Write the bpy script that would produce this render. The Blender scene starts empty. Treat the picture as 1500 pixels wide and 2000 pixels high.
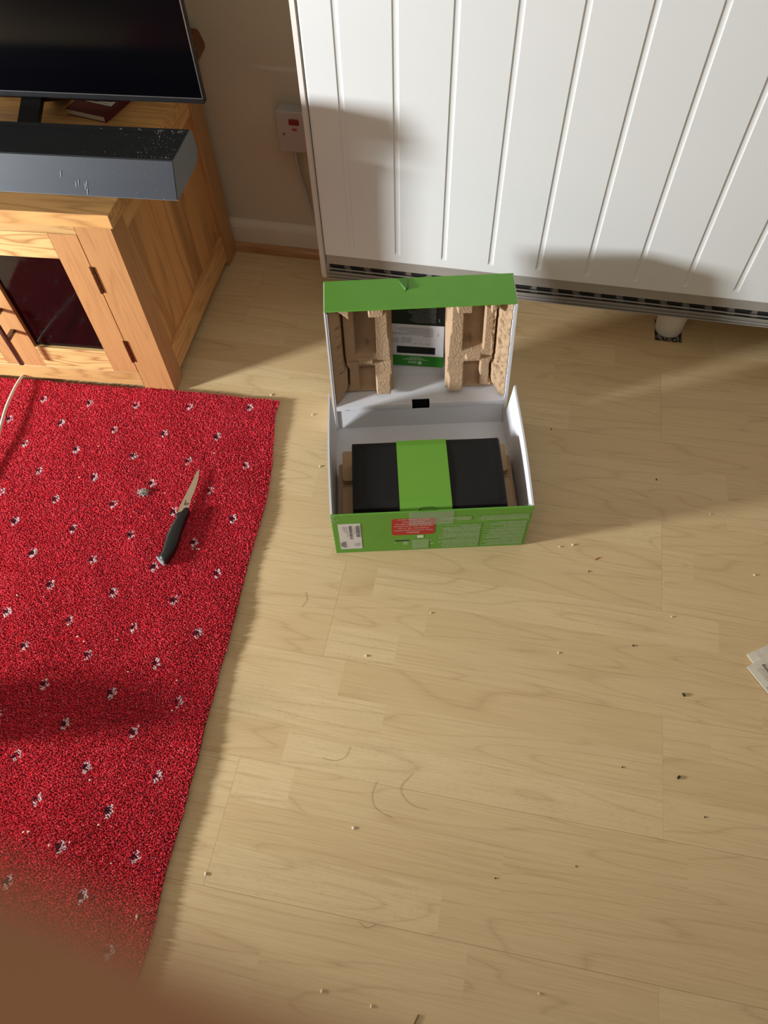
import bpy, bmesh, math, random
from mathutils import Vector, Matrix
import numpy as np

random.seed(7)
rng = np.random.default_rng(7)
sc = bpy.context.scene
COL = sc.collection

# ------------------------------------------------------------------ camera, world, light, exposure
cam_d = bpy.data.cameras.new('camera')
cam = bpy.data.objects.new('camera', cam_d)
COL.objects.link(cam)
CR = Matrix(((0.981654, -0.148315, 0.119827), (0.189085, 0.838152, -0.511613), (-0.024553, 0.524885, 0.850819)))
CAMLOC = Vector((0, 0, 1.235))
cam.matrix_world = Matrix.Translation(CAMLOC) @ CR.to_4x4()
cam_d.sensor_fit = 'VERTICAL'
cam_d.sensor_height = 36.0
cam_d.lens = 1433.66 / 2000 * 36.0
cam_d.clip_start = 0.004
cam_d.dof.use_dof = True
cam_d.dof.focus_distance = 1.42
cam_d.dof.aperture_fstop = 6.0
sc.camera = cam
sc.view_settings.view_transform = 'Standard'
sc.view_settings.look = 'None'
sc.view_settings.gamma = 1.0
sc.view_settings.use_curve_mapping = False
sc.view_settings.exposure = 0.0

w = bpy.data.worlds.new('world')
sc.world = w
w.use_nodes = True
w.node_tree.nodes['Background'].inputs[0].default_value = (0.50, 0.43, 0.35, 1)
w.node_tree.nodes['Background'].inputs[1].default_value = 0.32

def area_light(name, loc, target, size, size_y, power, color):
    d = bpy.data.lights.new(name, 'AREA')
    d.shape = 'RECTANGLE'; d.size = size; d.size_y = size_y; d.energy = power; d.color = color
    o = bpy.data.objects.new(name, d); COL.objects.link(o)
    o.location = loc
    o.rotation_euler = (Vector(target) - Vector(loc)).to_track_quat('-Z', 'Y').to_euler()
    return o
# low daylight through the gap of a window on the left, plus two added fill lamps that stand for no seen source
area_light('window_light', (-2.55, -0.30, 0.66), (0.1, 0.85, 0.12), 0.25, 0.25, 126, (0.92, 0.985, 1.04))
area_light('room_fill_light', (-1.9, -2.2, 2.1), (0.2, 0.9, 0.2), 1.6, 1.2, 7, (0.96, 0.98, 1.0))  # added fill, a wide soft lamp with no known window behind it
area_light('overhead_fill_light', (0.2, 0.1, 2.6), (0.2, 0.1, 0), 2.4, 2.4, 9, (1.0, 0.95, 0.87))  # added overhead fill to brighten upward faces; no roof opening here

# ------------------------------------------------------------------ helpers
def empty(name, loc, label=None, cat=None, group=None, kind=None, parent=None):
    o = bpy.data.objects.new(name, None)
    o.location = loc
    o.empty_display_size = 0.02
    COL.objects.link(o)
    if parent is not None:
        o.parent = parent
        o.location = (0, 0, 0)
    return tag(o, label, cat, group, kind)
def tag(o, label=None, cat=None, group=None, kind=None):
    if label: o['label'] = label
    if cat: o['category'] = cat
    if group: o['group'] = group
    if kind: o['kind'] = kind
    return o
def world_loc(o):
    v = Vector((0, 0, 0))
    while o is not None:
        v += o.location; o = o.parent
    return v
def fin(name, bm, mat, parent=None, smooth=False, kind=None, label=None):
    """BM is in world coordinates; the object gets its origin at the middle of its base"""
    bmesh.ops.recalc_face_normals(bm, faces=bm.faces)
    xs = [v.co for v in bm.verts]
    org = Vector(((min(c.x for c in xs) + max(c.x for c in xs)) / 2, (min(c.y for c in xs) + max(c.y for c in xs)) / 2, min(c.z for c in xs)))
    for v in bm.verts: v.co -= org
    me = bpy.data.meshes.new(name)
    bm.to_mesh(me); bm.free()
    mats = mat if isinstance(mat, (list, tuple)) else [mat]
    for m in mats: me.materials.append(m)
    if smooth:
        for p in me.polygons: p.use_smooth = True
    o = bpy.data.objects.new(name, me)
    COL.objects.link(o)
    if parent is not None:
        o.parent = parent
        o.location = org - world_loc(parent)
    else:
        o.location = org
    if kind: o['kind'] = kind
    if label: o['label'] = label
    return o
IDM = lambda x, y, z: Vector((x, y, z))
def box(bm, x0, x1, y0, y1, z0, z1, f=IDM, bev=0.0, mi=0, seg=1):
    vs = [bm.verts.new(f(x, y, z)) for z in (z0, z1) for x, y in ((x0, y0), (x1, y0), (x1, y1), (x0, y1))]
    fs = [bm.faces.new([vs[i] for i in q]) for q in ((3, 2, 1, 0), (4, 5, 6, 7), (0, 1, 5, 4), (1, 2, 6, 5), (2, 3, 7, 6), (3, 0, 4, 7))]
    for a in fs: a.material_index = mi
    if bev > 0:
        es = list({e for a in fs for e in a.edges})
        bmesh.ops.recalc_face_normals(bm, faces=fs)
        bmesh.ops.bevel(bm, geom=es, offset=bev, segments=seg, profile=0.5, affect='EDGES')
    return bm
def bx(*a, **k):
    bm = bmesh.new(); box(bm, *a, **k); return bm
def poly(bm, pts, mi=0):
    f = bm.faces.new([bm.verts.new(p) for p in pts]); f.material_index = mi; return f
def prism(bm, pts, h, up=Vector((0, 0, 1)), bev=0, seg=2, mi=0):
    a = [bm.verts.new(p) for p in pts]; b = [bm.verts.new(p + up * h) for p in pts]
    fs = [bm.faces.new(list(reversed(a))), bm.faces.new(b)]
    n = len(pts)
    for i in range(n): fs.append(bm.faces.new((a[i], a[(i + 1) % n], b[(i + 1) % n], b[i])))
    for q in fs: q.material_index = mi
    bmesh.ops.recalc_face_normals(bm, faces=fs)
    if bev:
        bmesh.ops.bevel(bm, geom=list({e for q in fs for e in q.edges}), offset=bev, segments=seg, profile=0.5, affect='EDGES')
def tube(bm, pts, r, n=8, mi=0, cap=True):
    pts = [Vector(p) for p in pts]
    rs = r if isinstance(r, (list, tuple)) else [r] * len(pts)
    rings = []
    prev = None
    for i, p in enumerate(pts):
        t = (pts[min(i + 1, len(pts) - 1)] - pts[max(i - 1, 0)]).normalized()
        a = prev if prev is not None else (Vector((0, 0, 1)) if abs(t.z) < 0.9 else Vector((1, 0, 0)))
        u = (a - t * a.dot(t)).normalized(); v = t.cross(u); prev = u
        rings.append([bm.verts.new(p + (u * math.cos(2 * math.pi * k / n) + v * math.sin(2 * math.pi * k / n)) * rs[i]) for k in range(n)])
    for i in range(len(rings) - 1):
        for k in range(n):
            q = bm.faces.new((rings[i][k], rings[i][(k + 1) % n], rings[i + 1][(k + 1) % n], rings[i + 1][k])); q.material_index = mi
    if cap:
        bm.faces.new(list(reversed(rings[0]))).material_index = mi; bm.faces.new(rings[-1]).material_index = mi
def bez(pts, n=10):
    """smooth curve through points (Catmull-Rom)"""
    P = [Vector(p) for p in pts]; P = [P[0] * 2 - P[1]] + P + [P[-1] * 2 - P[-2]]
    out = []
    for i in range(1, len(P) - 2):
        for k in range(n):
            t = k / n
            out.append(0.5 * ((2 * P[i]) + (P[i + 1] - P[i - 1]) * t + (2 * P[i - 1] - 5 * P[i] + 4 * P[i + 1] - P[i + 2]) * t * t + (3 * P[i] - P[i - 1] - 3 * P[i + 1] + P[i + 2]) * t ** 3))
    out.append(P[-2]); return out

_text_cache = {}
def text_geo(s, shear=0.0, bold=0.0):
    k = (s, shear, bold)
    if k not in _text_cache:
        cu = bpy.data.curves.new('t', 'FONT'); cu.body = s; cu.resolution_u = 2; cu.shear = shear; cu.offset = bold
        o = bpy.data.objects.new('t', cu); COL.objects.link(o)
        dg = bpy.context.evaluated_depsgraph_get(); dg.update()
        me = bpy.data.meshes.new_from_object(o.evaluated_get(dg))
        vs = [tuple(v.co) for v in me.vertices]; fs = [tuple(p.vertices) for p in me.polygons]
        bpy.data.objects.remove(o); bpy.data.curves.remove(cu); bpy.data.meshes.remove(me)
        _text_cache[k] = (vs, fs)
    return _text_cache[k]
def text(bm, s, P, R, U, size, align='L', width=None, mi=0, shear=0.0, bold=0.0):
    """writes S in BM: P is the baseline start (L), middle (C) or end (R); R right, U up, size = em height"""
    vs, fs = text_geo(s, shear, bold)
    if not vs: return
    x0 = min(v[0] for v in vs); x1 = max(v[0] for v in vs)
    sx = size if width is None else width / (x1 - x0)
    sh = {'L': x0, 'C': (x0 + x1) / 2, 'R': x1}[align]
    nv = [bm.verts.new(P + R * ((v[0] - sh) * sx) + U * (v[1] * size)) for v in vs]
    for f in fs:
        try: bm.faces.new([nv[i] for i in f]).material_index = mi
        except ValueError: pass

# ---- materials
def srgb(r, g, b):
    f = lambda c: (c / 255 / 12.92) if c / 255 <= 0.04045 else ((c / 255 + 0.055) / 1.055) ** 2.4
    return (f(r), f(g), f(b), 1)
class M:
    def __init__(s, name):
        s.m = bpy.data.materials.new(name); s.m.use_nodes = True
        s.t = s.m.node_tree; s.b = s.t.nodes['Principled BSDF']
    def n(s, typ, **k):
        o = s.t.nodes.new(typ)
        for a, b in k.items(): setattr(o, a, b)
        return o
    def l(s, a, b): s.t.links.new(a, b)
    def math(s, op, a, b=None, c=None, clamp=False):
        o = s.n('ShaderNodeMath', operation=op, use_clamp=clamp)
        for i, x in enumerate((a, b, c)):
            if x is None: continue
            if isinstance(x, (int, float)): o.inputs[i].default_value = x
            else: s.l(x, o.inputs[i])
        return o.outputs[0]
    def xyz(s, x, y, z):
        o = s.n('ShaderNodeCombineXYZ')
        for i, q in enumerate((x, y, z)):
            if isinstance(q, (int, float)): o.inputs[i].default_value = q
            else: s.l(q, o.inputs[i])
        return o.outputs[0]
    def sep(s, v):
        o = s.n('ShaderNodeSeparateXYZ'); s.l(v, o.inputs[0]); return o.outputs
    def noise(s, v, scale, detail=2, rough=0.5, dist=0.0):
        o = s.n('ShaderNodeTexNoise'); o.inputs['Scale'].default_value = scale; o.inputs['Detail'].default_value = detail
        o.inputs['Roughness'].default_value = rough; o.inputs['Distortion'].default_value = dist
        if v is not None: s.l(v, o.inputs['Vector'])
        return o.outputs[0]
    def white(s, v):
        o = s.n('ShaderNodeTexWhiteNoise', noise_dimensions='3D'); s.l(v, o.inputs['Vector']); return o.outputs[0]
    def ramp(s, f, stops):
        o = s.n('ShaderNodeValToRGB'); e = o.color_ramp.elements
        while len(e) < len(stops): e.new(0.5)
        for q, (p, c) in zip(e, stops): q.position = p; q.color = c
        s.l(f, o.inputs[0]); return o.outputs[0]
    def mix(s, f, a, b, blend='MIX'):
        o = s.n('ShaderNodeMix', data_type='RGBA', blend_type=blend)
        for i, x in ((0, f), (6, a), (7, b)):
            if isinstance(x, (int, float, tuple)): o.inputs[i].default_value = x
            else: s.l(x, o.inputs[i])
        return o.outputs[2]
    def maprange(s, v, a, b, c, d):
        o = s.n('ShaderNodeMapRange'); s.l(v, o.inputs[0])
        for i, x in enumerate((a, b, c, d)): o.inputs[i + 1].default_value = x
        return o.outputs[0]
    def bump(s, h, strength, dist=0.001):
        o = s.n('ShaderNodeBump'); o.inputs['Strength'].default_value = strength; o.inputs['Distance'].default_value = dist
        s.l(h, o.inputs['Height']); s.l(o.outputs[0], s.b.inputs['Normal']); return o
    def set(s, color=None, rough=None, metal=None, spec=None, **k):
        if color is not None:
            if isinstance(color, tuple): s.b.inputs['Base Color'].default_value = color
            else: s.l(color, s.b.inputs['Base Color'])
        if rough is not None:
            if isinstance(rough, (int, float)): s.b.inputs['Roughness'].default_value = rough
            else: s.l(rough, s.b.inputs['Roughness'])
        if metal is not None: s.b.inputs['Metallic'].default_value = metal
        if spec is not None: s.b.inputs['Specular IOR Level'].default_value = spec
        return s
    def pos(s): return s.n('ShaderNodeNewGeometry').outputs['Position']
    def rand(s): return s.n('ShaderNodeObjectInfo').outputs['Random']

def plain(name, col, rough=0.5, metal=0.0, spec=0.5, var=0.06, scale=60, bump=0.0, bscale=400):
    """a flat colour with a little unevenness of its own"""
    m = M(name)
    p = m.pos()
    n = m.noise(p, scale, 3)
    c2 = tuple(min(1, c * (1 + var)) for c in col[:3]) + (1,)
    c1 = tuple(c * (1 - var) for c in col[:3]) + (1,)
    m.set(m.mix(n, c1, c2), m.maprange(n, 0, 1, rough * 0.9, min(1, rough * 1.1)), metal, spec)
    if bump: m.bump(m.noise(p, bscale, 3), bump, 0.001)
    return m.m

def wood(name, axis, light, dark, ring=9.0, fine=0.5, tone=0.16, rough=0.42, stretch=14.0, lines=0.55, sc=1.0, bump=0.05):
    m = M(name)
    px = m.sep(m.pos()); r = m.rand()
    i = 'xyz'.index(axis); o = [k for k in range(3) if k != i]
    a = m.math('MULTIPLY_ADD', px[i], 1.0 * sc, m.math('MULTIPLY', r, 31.0))
    b = m.math('MULTIPLY_ADD', px[o[0]], stretch * sc, m.math('MULTIPLY', r, 17.0))
    c = m.math('MULTIPLY_ADD', px[o[1]], stretch * sc, m.math('MULTIPLY', r, 7.0))
    v = m.xyz(a, b, c)
    n1 = m.noise(v, 1.6, 2, 0.5, 0.2)
    rings = m.math('PINGPONG', m.math('MULTIPLY', n1, ring * 2), 1.0)
    rings = m.math('POWER', rings, 2.5)
    v2 = m.xyz(m.math('MULTIPLY', a, 6.0), m.math('MULTIPLY', b, 14.0), m.math('MULTIPLY', c, 14.0))
    n2 = m.noise(v2, 2.2, 3, 0.6)
    f = m.math('ADD', m.math('MULTIPLY', rings, lines), m.math('MULTIPLY', m.math('SUBTRACT', n2, 0.5), fine), clamp=True)
    col = m.mix(f, light, dark)
    t = m.maprange(r, 0, 1, 1 - tone, 1 + tone)
    hs = m.n('ShaderNodeHueSaturation'); m.l(t, hs.inputs['Value']); m.l(col, hs.inputs['Color'])
    m.set(hs.outputs[0], rough)
    m.bump(n2, bump, 0.001)
    return m.m

# ------------------------------------------------------------------ floor
FY0, BW = 1.2038, 0.19353
def floor_material():
    m = M('maple_laminate')
    x, y, z = m.sep(m.pos()); r = m.rand()
    s = m.math('MULTIPLY', m.math('SUBTRACT', FY0, y), 3.0 / BW)
    si = m.math('FLOOR', s)
    r1 = m.white(m.xyz(si, 3.3, 0.7))
    xo = m.math('MULTIPLY_ADD', x, 1 / 0.62, m.math('MULTIPLY', r1, 5.0))
    xi = m.math('FLOOR', xo)
    r2 = m.white(m.xyz(si, xi, m.math('MULTIPLY', r, 9.0)))
    r3 = m.white(m.xyz(xi, si, m.math('MULTIPLY', r, 5.0)))
    a = m.math('MULTIPLY_ADD', r2, 40.0, m.math('MULTIPLY', x, 1.0))
    b = m.math('MULTIPLY_ADD', r3, 40.0, m.math('MULTIPLY', y, 8.5))
    v = m.xyz(a, b, r2)
    n1 = m.noise(v, 1.25, 1.5, 0.45, 0.35)
    k = m.maprange(r3, 0, 1, 14.0, 30.0)
    rings = m.math('PINGPONG', m.math('MULTIPLY', n1, k), 1.0)
    rings = m.math('POWER', rings, 9.0)
    n2 = m.noise(m.xyz(m.math('MULTIPLY', a, 5.0), m.math('MULTIPLY', b, 26.0), r3), 2.0, 3, 0.6)
    n3 = m.noise(m.xyz(m.math('MULTIPLY', a, 90.0), m.math('MULTIPLY', b, 14.0), r3), 1.6, 2, 0.5)
    fleck = m.math('MULTIPLY', m.maprange(n3, 0.55, 0.75, 0, 1), m.maprange(r2, 0.55, 0.8, 0.0, 0.5))
    f = m.math('ADD', m.math('MULTIPLY', rings, 0.30), m.math('MULTIPLY', m.maprange(n2, 0.42, 0.8, 0, 1), 0.34))
    f = m.math('ADD', f, m.math('MULTIPLY', fleck, 0.3), clamp=True)
    base = m.mix(r2, srgb(207, 177, 129), srgb(225, 199, 153))
    base = m.mix(m.noise(m.xyz(m.math('MULTIPLY', x, 2.0), m.math('MULTIPLY', y, 6.0), r2), 3.0, 2), base, srgb(212, 183, 136))
    col = m.mix(f, base, srgb(165, 128, 84))
    # knots
    vo = m.n('ShaderNodeTexVoronoi'); vo.inputs['Scale'].default_value = 3.0
    m.l(m.xyz(m.math('MULTIPLY', x, 1.0), m.math('MULTIPLY', y, 1.9), 0.3), vo.inputs['Vector'])
    kn = m.maprange(vo.outputs['Distance'], 0.004, 0.03, 0.5, 0.0)
    col = m.mix(kn, col, srgb(120, 88, 50))
    m.set(col, m.maprange(n2, 0, 1, 0.36, 0.46), spec=0.42)
    m.bump(m.math('MULTIPLY', n2, 1.0), 0.06, 0.0006)
    return m.m
MFLOOR = floor_material()
MSUB = plain('subfloor_concrete', srgb(70, 60, 48), 0.9, var=0.4, scale=90, bump=0.6, bscale=300)
floor = tag(fin('floor', bx(-3.0, 2.4, -2.2, 1.50, -0.05, -0.0091), MSUB), kind='structure')
HX0, HX1, HY0, HY1 = 0.3475, 0.4085, 1.3035, 1.372
def board(x0, x1, y0, y1):
    bm = bmesh.new(); g = 0.00013
    x0 += g; x1 -= g; y0 += g; y1 -= g
    if x0 < HX0 < x1 and y0 < HY0 < y1:
        for a in ((x0, HX0, y0, y1), (HX1, x1, y0, y1), (HX0, HX1, y0, HY0), (HX0, HX1, HY1, y1)): box(bm, *a, -0.009, 0.0)
    else: box(bm, x0, x1, y0, y1, -0.009, 0.0, bev=0.00014)
    return fin('board', bm, MFLOOR, floor)
LEN = 1.286
seams = {-1: -0.6, 0: 0.3609, 1: -0.52, 2: 0.3609, 3: -0.2234, 4: 0.3609, 5: -0.3173, 6: 0.3540, 7: -0.30, 8: 0.36}
for k in range(-2, 17):
    yt = FY0 - k * BW; yb = yt - BW
    if k == -2: yt = 1.455
    s0 = seams.get(k, 0.35 if k % 2 == 0 else -0.3)
    e = sorted(s0 + j * LEN for j in range(-3, 4)); e = [q for q in e if -2.9 < q < 2.3]
    e = [-3.0] + e + [2.4]
    for a, b in zip(e[:-1], e[1:]):
        if b - a > 0.02: board(a, b, yb, yt)
# rubble in the hole under the heater foot
bm = bmesh.new()
for i in range(60):
    c = Vector((random.uniform(HX0, HX1), random.uniform(HY0, HY0 + 0.03), -0.0085)); s = random.uniform(0.0012, 0.004)
    q = bmesh.ops.create_icosphere(bm, subdivisions=1, radius=s)['verts']
    for v in q: v.co = v.co * random.uniform(0.7, 1.3) + c
fin('rubble', bm, plain('crumbled_screed', srgb(150, 138, 118), 0.9, var=0.5, scale=200), floor, kind='stuff')

# ------------------------------------------------------------------ wall, baseboard, trim
WY = 1.468
MWALL = plain('wall_paint', srgb(196, 184, 158), 0.8, var=0.03, scale=6, bump=0.15, bscale=140)
wall = tag(fin('wall_back', bx(-3.0, 2.4, WY, WY + 0.1, -0.05, 2.4), MWALL), kind='structure')
MBASE = plain('skirting_gloss', srgb(214, 200, 178), 0.35, var=0.04, scale=20, bump=0.15, bscale=60)
bm = bmesh.new()
prof = [(WY, 0.0), (1.4565, 0.0), (1.4555, 0.066), (1.458, 0.074), (1.464, 0.0805), (WY, 0.083)]
a = [bm.verts.new((-3.0, y, z)) for y, z in prof]; b = [bm.verts.new((2.4, y, z)) for y, z in prof]
for i in range(len(prof)): bm.faces.new((a[i], a[(i + 1) % 6], b[(i + 1) % 6], b[i]))
bm.faces.new(a); bm.faces.new(b[::-1])
tag(fin('baseboard_back', bm, MBASE), kind='structure')
MTRIM = wood('beech_trim', 'x', srgb(186, 138, 92), srgb(140, 92, 54), tone=0.02)
bm = bmesh.new()
prof = [(1.4563, 0.0), (1.4445, 0.0), (1.4445, 0.016), (1.448, 0.022), (1.4563, 0.023)]
a = [bm.verts.new((-3.0, y, z)) for y, z in prof]; b = [bm.verts.new((2.4, y, z)) for y, z in prof]
for i in range(5): bm.faces.new((a[i], a[(i + 1) % 5], b[(i + 1) % 5], b[i]))
bm.faces.new(a); bm.faces.new(b[::-1])
tag(fin('trim_1', bm, MTRIM), kind='structure')
tag(fin('wall_left', bx(-3.1, -3.0, -2.2, WY, -0.05, 2.4), MWALL), kind='structure')

# ------------------------------------------------------------------ storage heater
MHEAT = plain('white_enamel', srgb(224, 224, 220), 0.42, var=0.012, scale=8)
MHSIDE = plain('white_enamel_frame', srgb(214, 208, 196), 0.42, var=0.02, scale=8)
MGRILL = plain('grey_enamel', srgb(160, 154, 144), 0.4, metal=0.15, var=0.05, scale=30)
MDARK = plain('dark_inside', srgb(22, 20, 18), 0.8, var=0.3, scale=12)
HYF = 1.2755
heater = empty('storage_heater', (0.25, 1.36, 0), 'white wall heater with vertical grooves and a slatted grille at its foot', 'heater')
GX0, GS = -0.34232, 0.099924
xs = [-0.4045, -0.4015]
for k in range(13):
    c = GX0 + k * GS
    xs += [c + d for d in (-0.0058, -0.0048, -0.0032, -0.0016, 0, 0.0016, 0.0032, 0.0048, 0.0058)]
xs += [0.918, 0.921]
zs = [0.1605, 0.163, 0.1805, 0.1825, 0.185, 0.188, 0.697, 0.700, 0.7025, 0.705, 0.742, 0.745]
zf = [0, 0, 0, 0.35, 0.8, 1, 1, 0.8, 0.35, 0, 0, 0]
bm = bmesh.new(); G = []
for z, f in zip(zs, zf):
    row = []
    for x in xs:
        d = 0.0
        kk = round((x - GX0) / GS)
        if 0 <= kk < 13 and abs(x - (GX0 + kk * GS)) < 0.0062:
            t = abs(x - (GX0 + kk * GS)) / 0.0058
            d = 0.0021 * math.sqrt(max(0, 1 - t * t)) * f
        if x in (xs[0], xs[-1]) or z in (zs[0], zs[-1]): d = 0.0018
        row.append(bm.verts.new((x, HYF + d, z)))
    G.append(row)
for i in range(len(zs) - 1):
    for j in range(len(xs) - 1): bm.faces.new((G[i][j], G[i][j + 1], G[i + 1][j + 1], G[i + 1][j]))
# folded back rim
bnd = [G[0][j] for j in range(len(xs))] + [G[i][-1] for i in range(1, len(zs))] + [G[-1][j] for j in range(len(xs) - 2, -1, -1)] + [G[i][0] for i in range(len(zs) - 2, 0, -1)]
bk = [bm.verts.new((v.co.x, HYF + 0.0095, v.co.z)) for v in bnd]
for i in range(len(bnd)): bm.faces.new((bnd[i], bnd[(i + 1) % len(bnd)], bk[(i + 1) % len(bnd)], bk[i]))
bm.faces.new(bk)
fin('front_panel', bm, MHEAT, heater)
body = bx(-0.4135, 0.930, HYF + 0.012, 1.442, 0.102, 0.742, bev=0.004, seg=2)
fin('casing', body, MHSIDE, heater)
def sidestrip(x0, x1):
    bm = bmesh.new(); s = 1 if x1 > 0 else -1
    pr = [(HYF + 0.001, 0.75), (HYF - 0.001, 0.7), (HYF - 0.0015, 0.11), (HYF + 0.002, 0.0945), (HYF + 0.06, 0.0945), (HYF + 0.06, 0.75)]
    for xa, xb, dy in ((x0, x1, 0),):
        A = [bm.verts.new((xa, y + 0.002, z)) for y, z in pr]; Bv = [bm.verts.new((xb, y, z)) for y, z in pr]
        for i in range(6): bm.faces.new((A[i], A[(i + 1) % 6], Bv[(i + 1) % 6], Bv[i]))
        bm.faces.new(A); bm.faces.new(Bv[::-1])
    bmesh.ops.recalc_face_normals(bm, faces=bm.faces)
    bmesh.ops.bevel(bm, geom=list(bm.edges), offset=0.0018, segments=2, affect='EDGES')
    return bm
fin('side_frame', sidestrip(-0.4185, -0.4068), MHSIDE, heater)
fin('side_frame', sidestrip(0.9232, 0.935), MHSIDE, heater)
fin('grille_header', bx(-0.4045, 0.921, HYF + 0.004, HYF + 0.014, 0.1345, 0.1602, bev=0.001), MGRILL, heater)
for z in (0.1225, 0.1135, 0.1035, 0.0955):
    bm = bmesh.new(); box(bm, -0.402, 0.919, HYF + 0.0030, HYF + 0.0045, z - 0.0008, z + 0.0012)
    box(bm, -0.402, 0.919, HYF + 0.0044, HYF + 0.0070, z - 0.0008, z + 0.0002)
    fin('grille_slat', bm, MGRILL, heater)
fin('grille_backing', bx(-0.402, 0.919, HYF + 0.0112, HYF + 0.0122, 0.0955, 0.136), plain('grille_backing_grey', srgb(120, 114, 106), 0.6), heater)
fin('grille_infill', bx(-0.402, 0.919, HYF + 0.0062, HYF + 0.0072, 0.0960, 0.1128), plain('grille_infill_grey', srgb(138, 132, 124), 0.5), heater)
for k in range(30):
    x = -0.398 + k * 0.046
    if x > 0.88: break
    for j, z in enumerate((0.1232, 0.1142)):
        fin('air_slot', bx(x + 0.004 * j, x + 0.030 + 0.004 * j, HYF + 0.0082, HYF + 0.0113, z + 0.0006, z + 0.0075), MDARK, heater)  # solid dark blocks, the shade of the holes put into their colour
def foot(cx):
    bm = bmesh.new(); cy = 1.3495; N = 32
    rings = []
    for z, r in ((-0.006, 0.0285), (-0.004, 0.0300), (0.0, 0.0306), (0.05, 0.0325), (0.104, 0.0345)):
        rings.append([bm.verts.new((cx + r * math.cos(2 * math.pi * i / N), cy + r * math.sin(2 * math.pi * i / N), z)) for i in range(N)])
    for i in range(4):
        for j in range(N): bm.faces.new((rings[i][j], rings[i][(j + 1) % N], rings[i + 1][(j + 1) % N], rings[i + 1][j]))
    bm.faces.new(rings[0][::-1]); bm.faces.new(rings[-1])
    return fin('foot', bm, plain('white_foot_plastic', srgb(225, 216, 198), 0.45), heater, smooth=True, label='white tapered heater foot standing in a cut-out of the floor')
foot(0.3785)

# ------------------------------------------------------------------ socket on the wall with its cable
MSOCK = plain('cream_plastic', srgb(178, 168, 158), 0.35, var=0.02)
sock = empty('wall_switch', (-0.487, WY, 0.30), 'cream fused wall switch with red rocker, half behind the white heater', 'switch')
fin('back_box', bx(-0.5285, -0.4445, 1.440, WY, 0.2945, 0.3795, bev=0.002), MSOCK, sock)
fin('face_plate', bx(-0.5305, -0.4425, 1.434, 1.4402, 0.2925, 0.3815, bev=0.0025, seg=3), MSOCK, sock)
MRED = plain('dark_red_plastic', srgb(120, 16, 12), 0.3)
fin('rocker', bx(-0.501, -0.480, 1.430, 1.4345, 0.3555, 0.3665, bev=0.001), MRED, sock)
fin('neon_lamp', bx(-0.4965, -0.486, 1.4325, 1.4345, 0.342, 0.3465, bev=0.0006), plain('neon_red', srgb(190, 60, 40), 0.2), sock)
bm = bmesh.new(); bmesh.ops.create_cone(bm, cap_ends=True, segments=16, radius1=0.0032, radius2=0.0026, depth=0.002, matrix=Matrix.Translation((-0.5155, 1.4332, 0.3335)) @ Matrix.Rotation(math.pi / 2, 4, 'X'))
box(bm, -0.5180, -0.5130, 1.4318, 1.4324, 0.3331, 0.3339)
fin('screw', bm, plain('screw_steel', srgb(150, 130, 100), 0.3, metal=0.9), sock)
bm = bmesh.new(); tube(bm, bez([(-0.500, 1.447, 0.2935), (-0.499, 1.447, 0.25), (-0.488, 1.447, 0.19), (-0.476, 1.446, 0.13), (-0.455, 1.440, 0.10), (-0.42, 1.43, 0.125)], 8), 0.0042, 10)
fin('cable', bm, MSOCK, sock, smooth=True)

# ------------------------------------------------------------------ oak television cabinet
OX, OY = -0.6864, 0.968
YF, YS = 0.0734, 0.0125
def W(l, d, z=0.0): return Vector((OX - l * math.cos(YF) - d * math.sin(YS), OY - l * math.sin(YF) + d * math.cos(YS), z))
oakL, oakD = srgb(196, 157, 99), srgb(148, 94, 48)
MOX = wood('oak_long', 'x', oakL, oakD, tone=0.05)
MOXB = wood('oak_flamed', 'x', srgb(216, 176, 114), srgb(150, 98, 50), ring=16, lines=0.8, tone=0.04, stretch=10)
MOZ = wood('oak_upright', 'z', srgb(184, 134, 84), srgb(132, 84, 44), tone=0.05, fine=0.9, lines=0.25)
MOY = wood('oak_deep', 'y', srgb(222, 168, 106), srgb(165, 104, 52), tone=0.05)
MOP = wood('oak_side_board', 'z', srgb(206, 150, 90), srgb(120, 74, 36), ring=5, lines=0.5, tone=0.16, stretch=9.0, fine=0.35)
MOTOP = wood('oak_top', 'x', srgb(214, 162, 98), srgb(138, 86, 42), ring=7, lines=0.5, tone=0.05)
MBRASS = plain('aged_brass', srgb(120, 96, 66), 0.35, metal=0.9, var=0.2)
MSTEEL = plain('dark_steel', srgb(120, 108, 100), 0.28, metal=0.95)
CW = 0.661
cab = empty('television_cabinet', W(CW / 2, 0.24, 0), 'low oak cabinet with glazed doors standing under the television', 'cabinet')
def cb(name, l0, l1, d0, d1, z0, z1, mat, par=None, bev=0.0012):
    return fin(name, bx(l0, l1, d0, d1, z0, z1, f=W, bev=bev), mat, par or cab)
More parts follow.
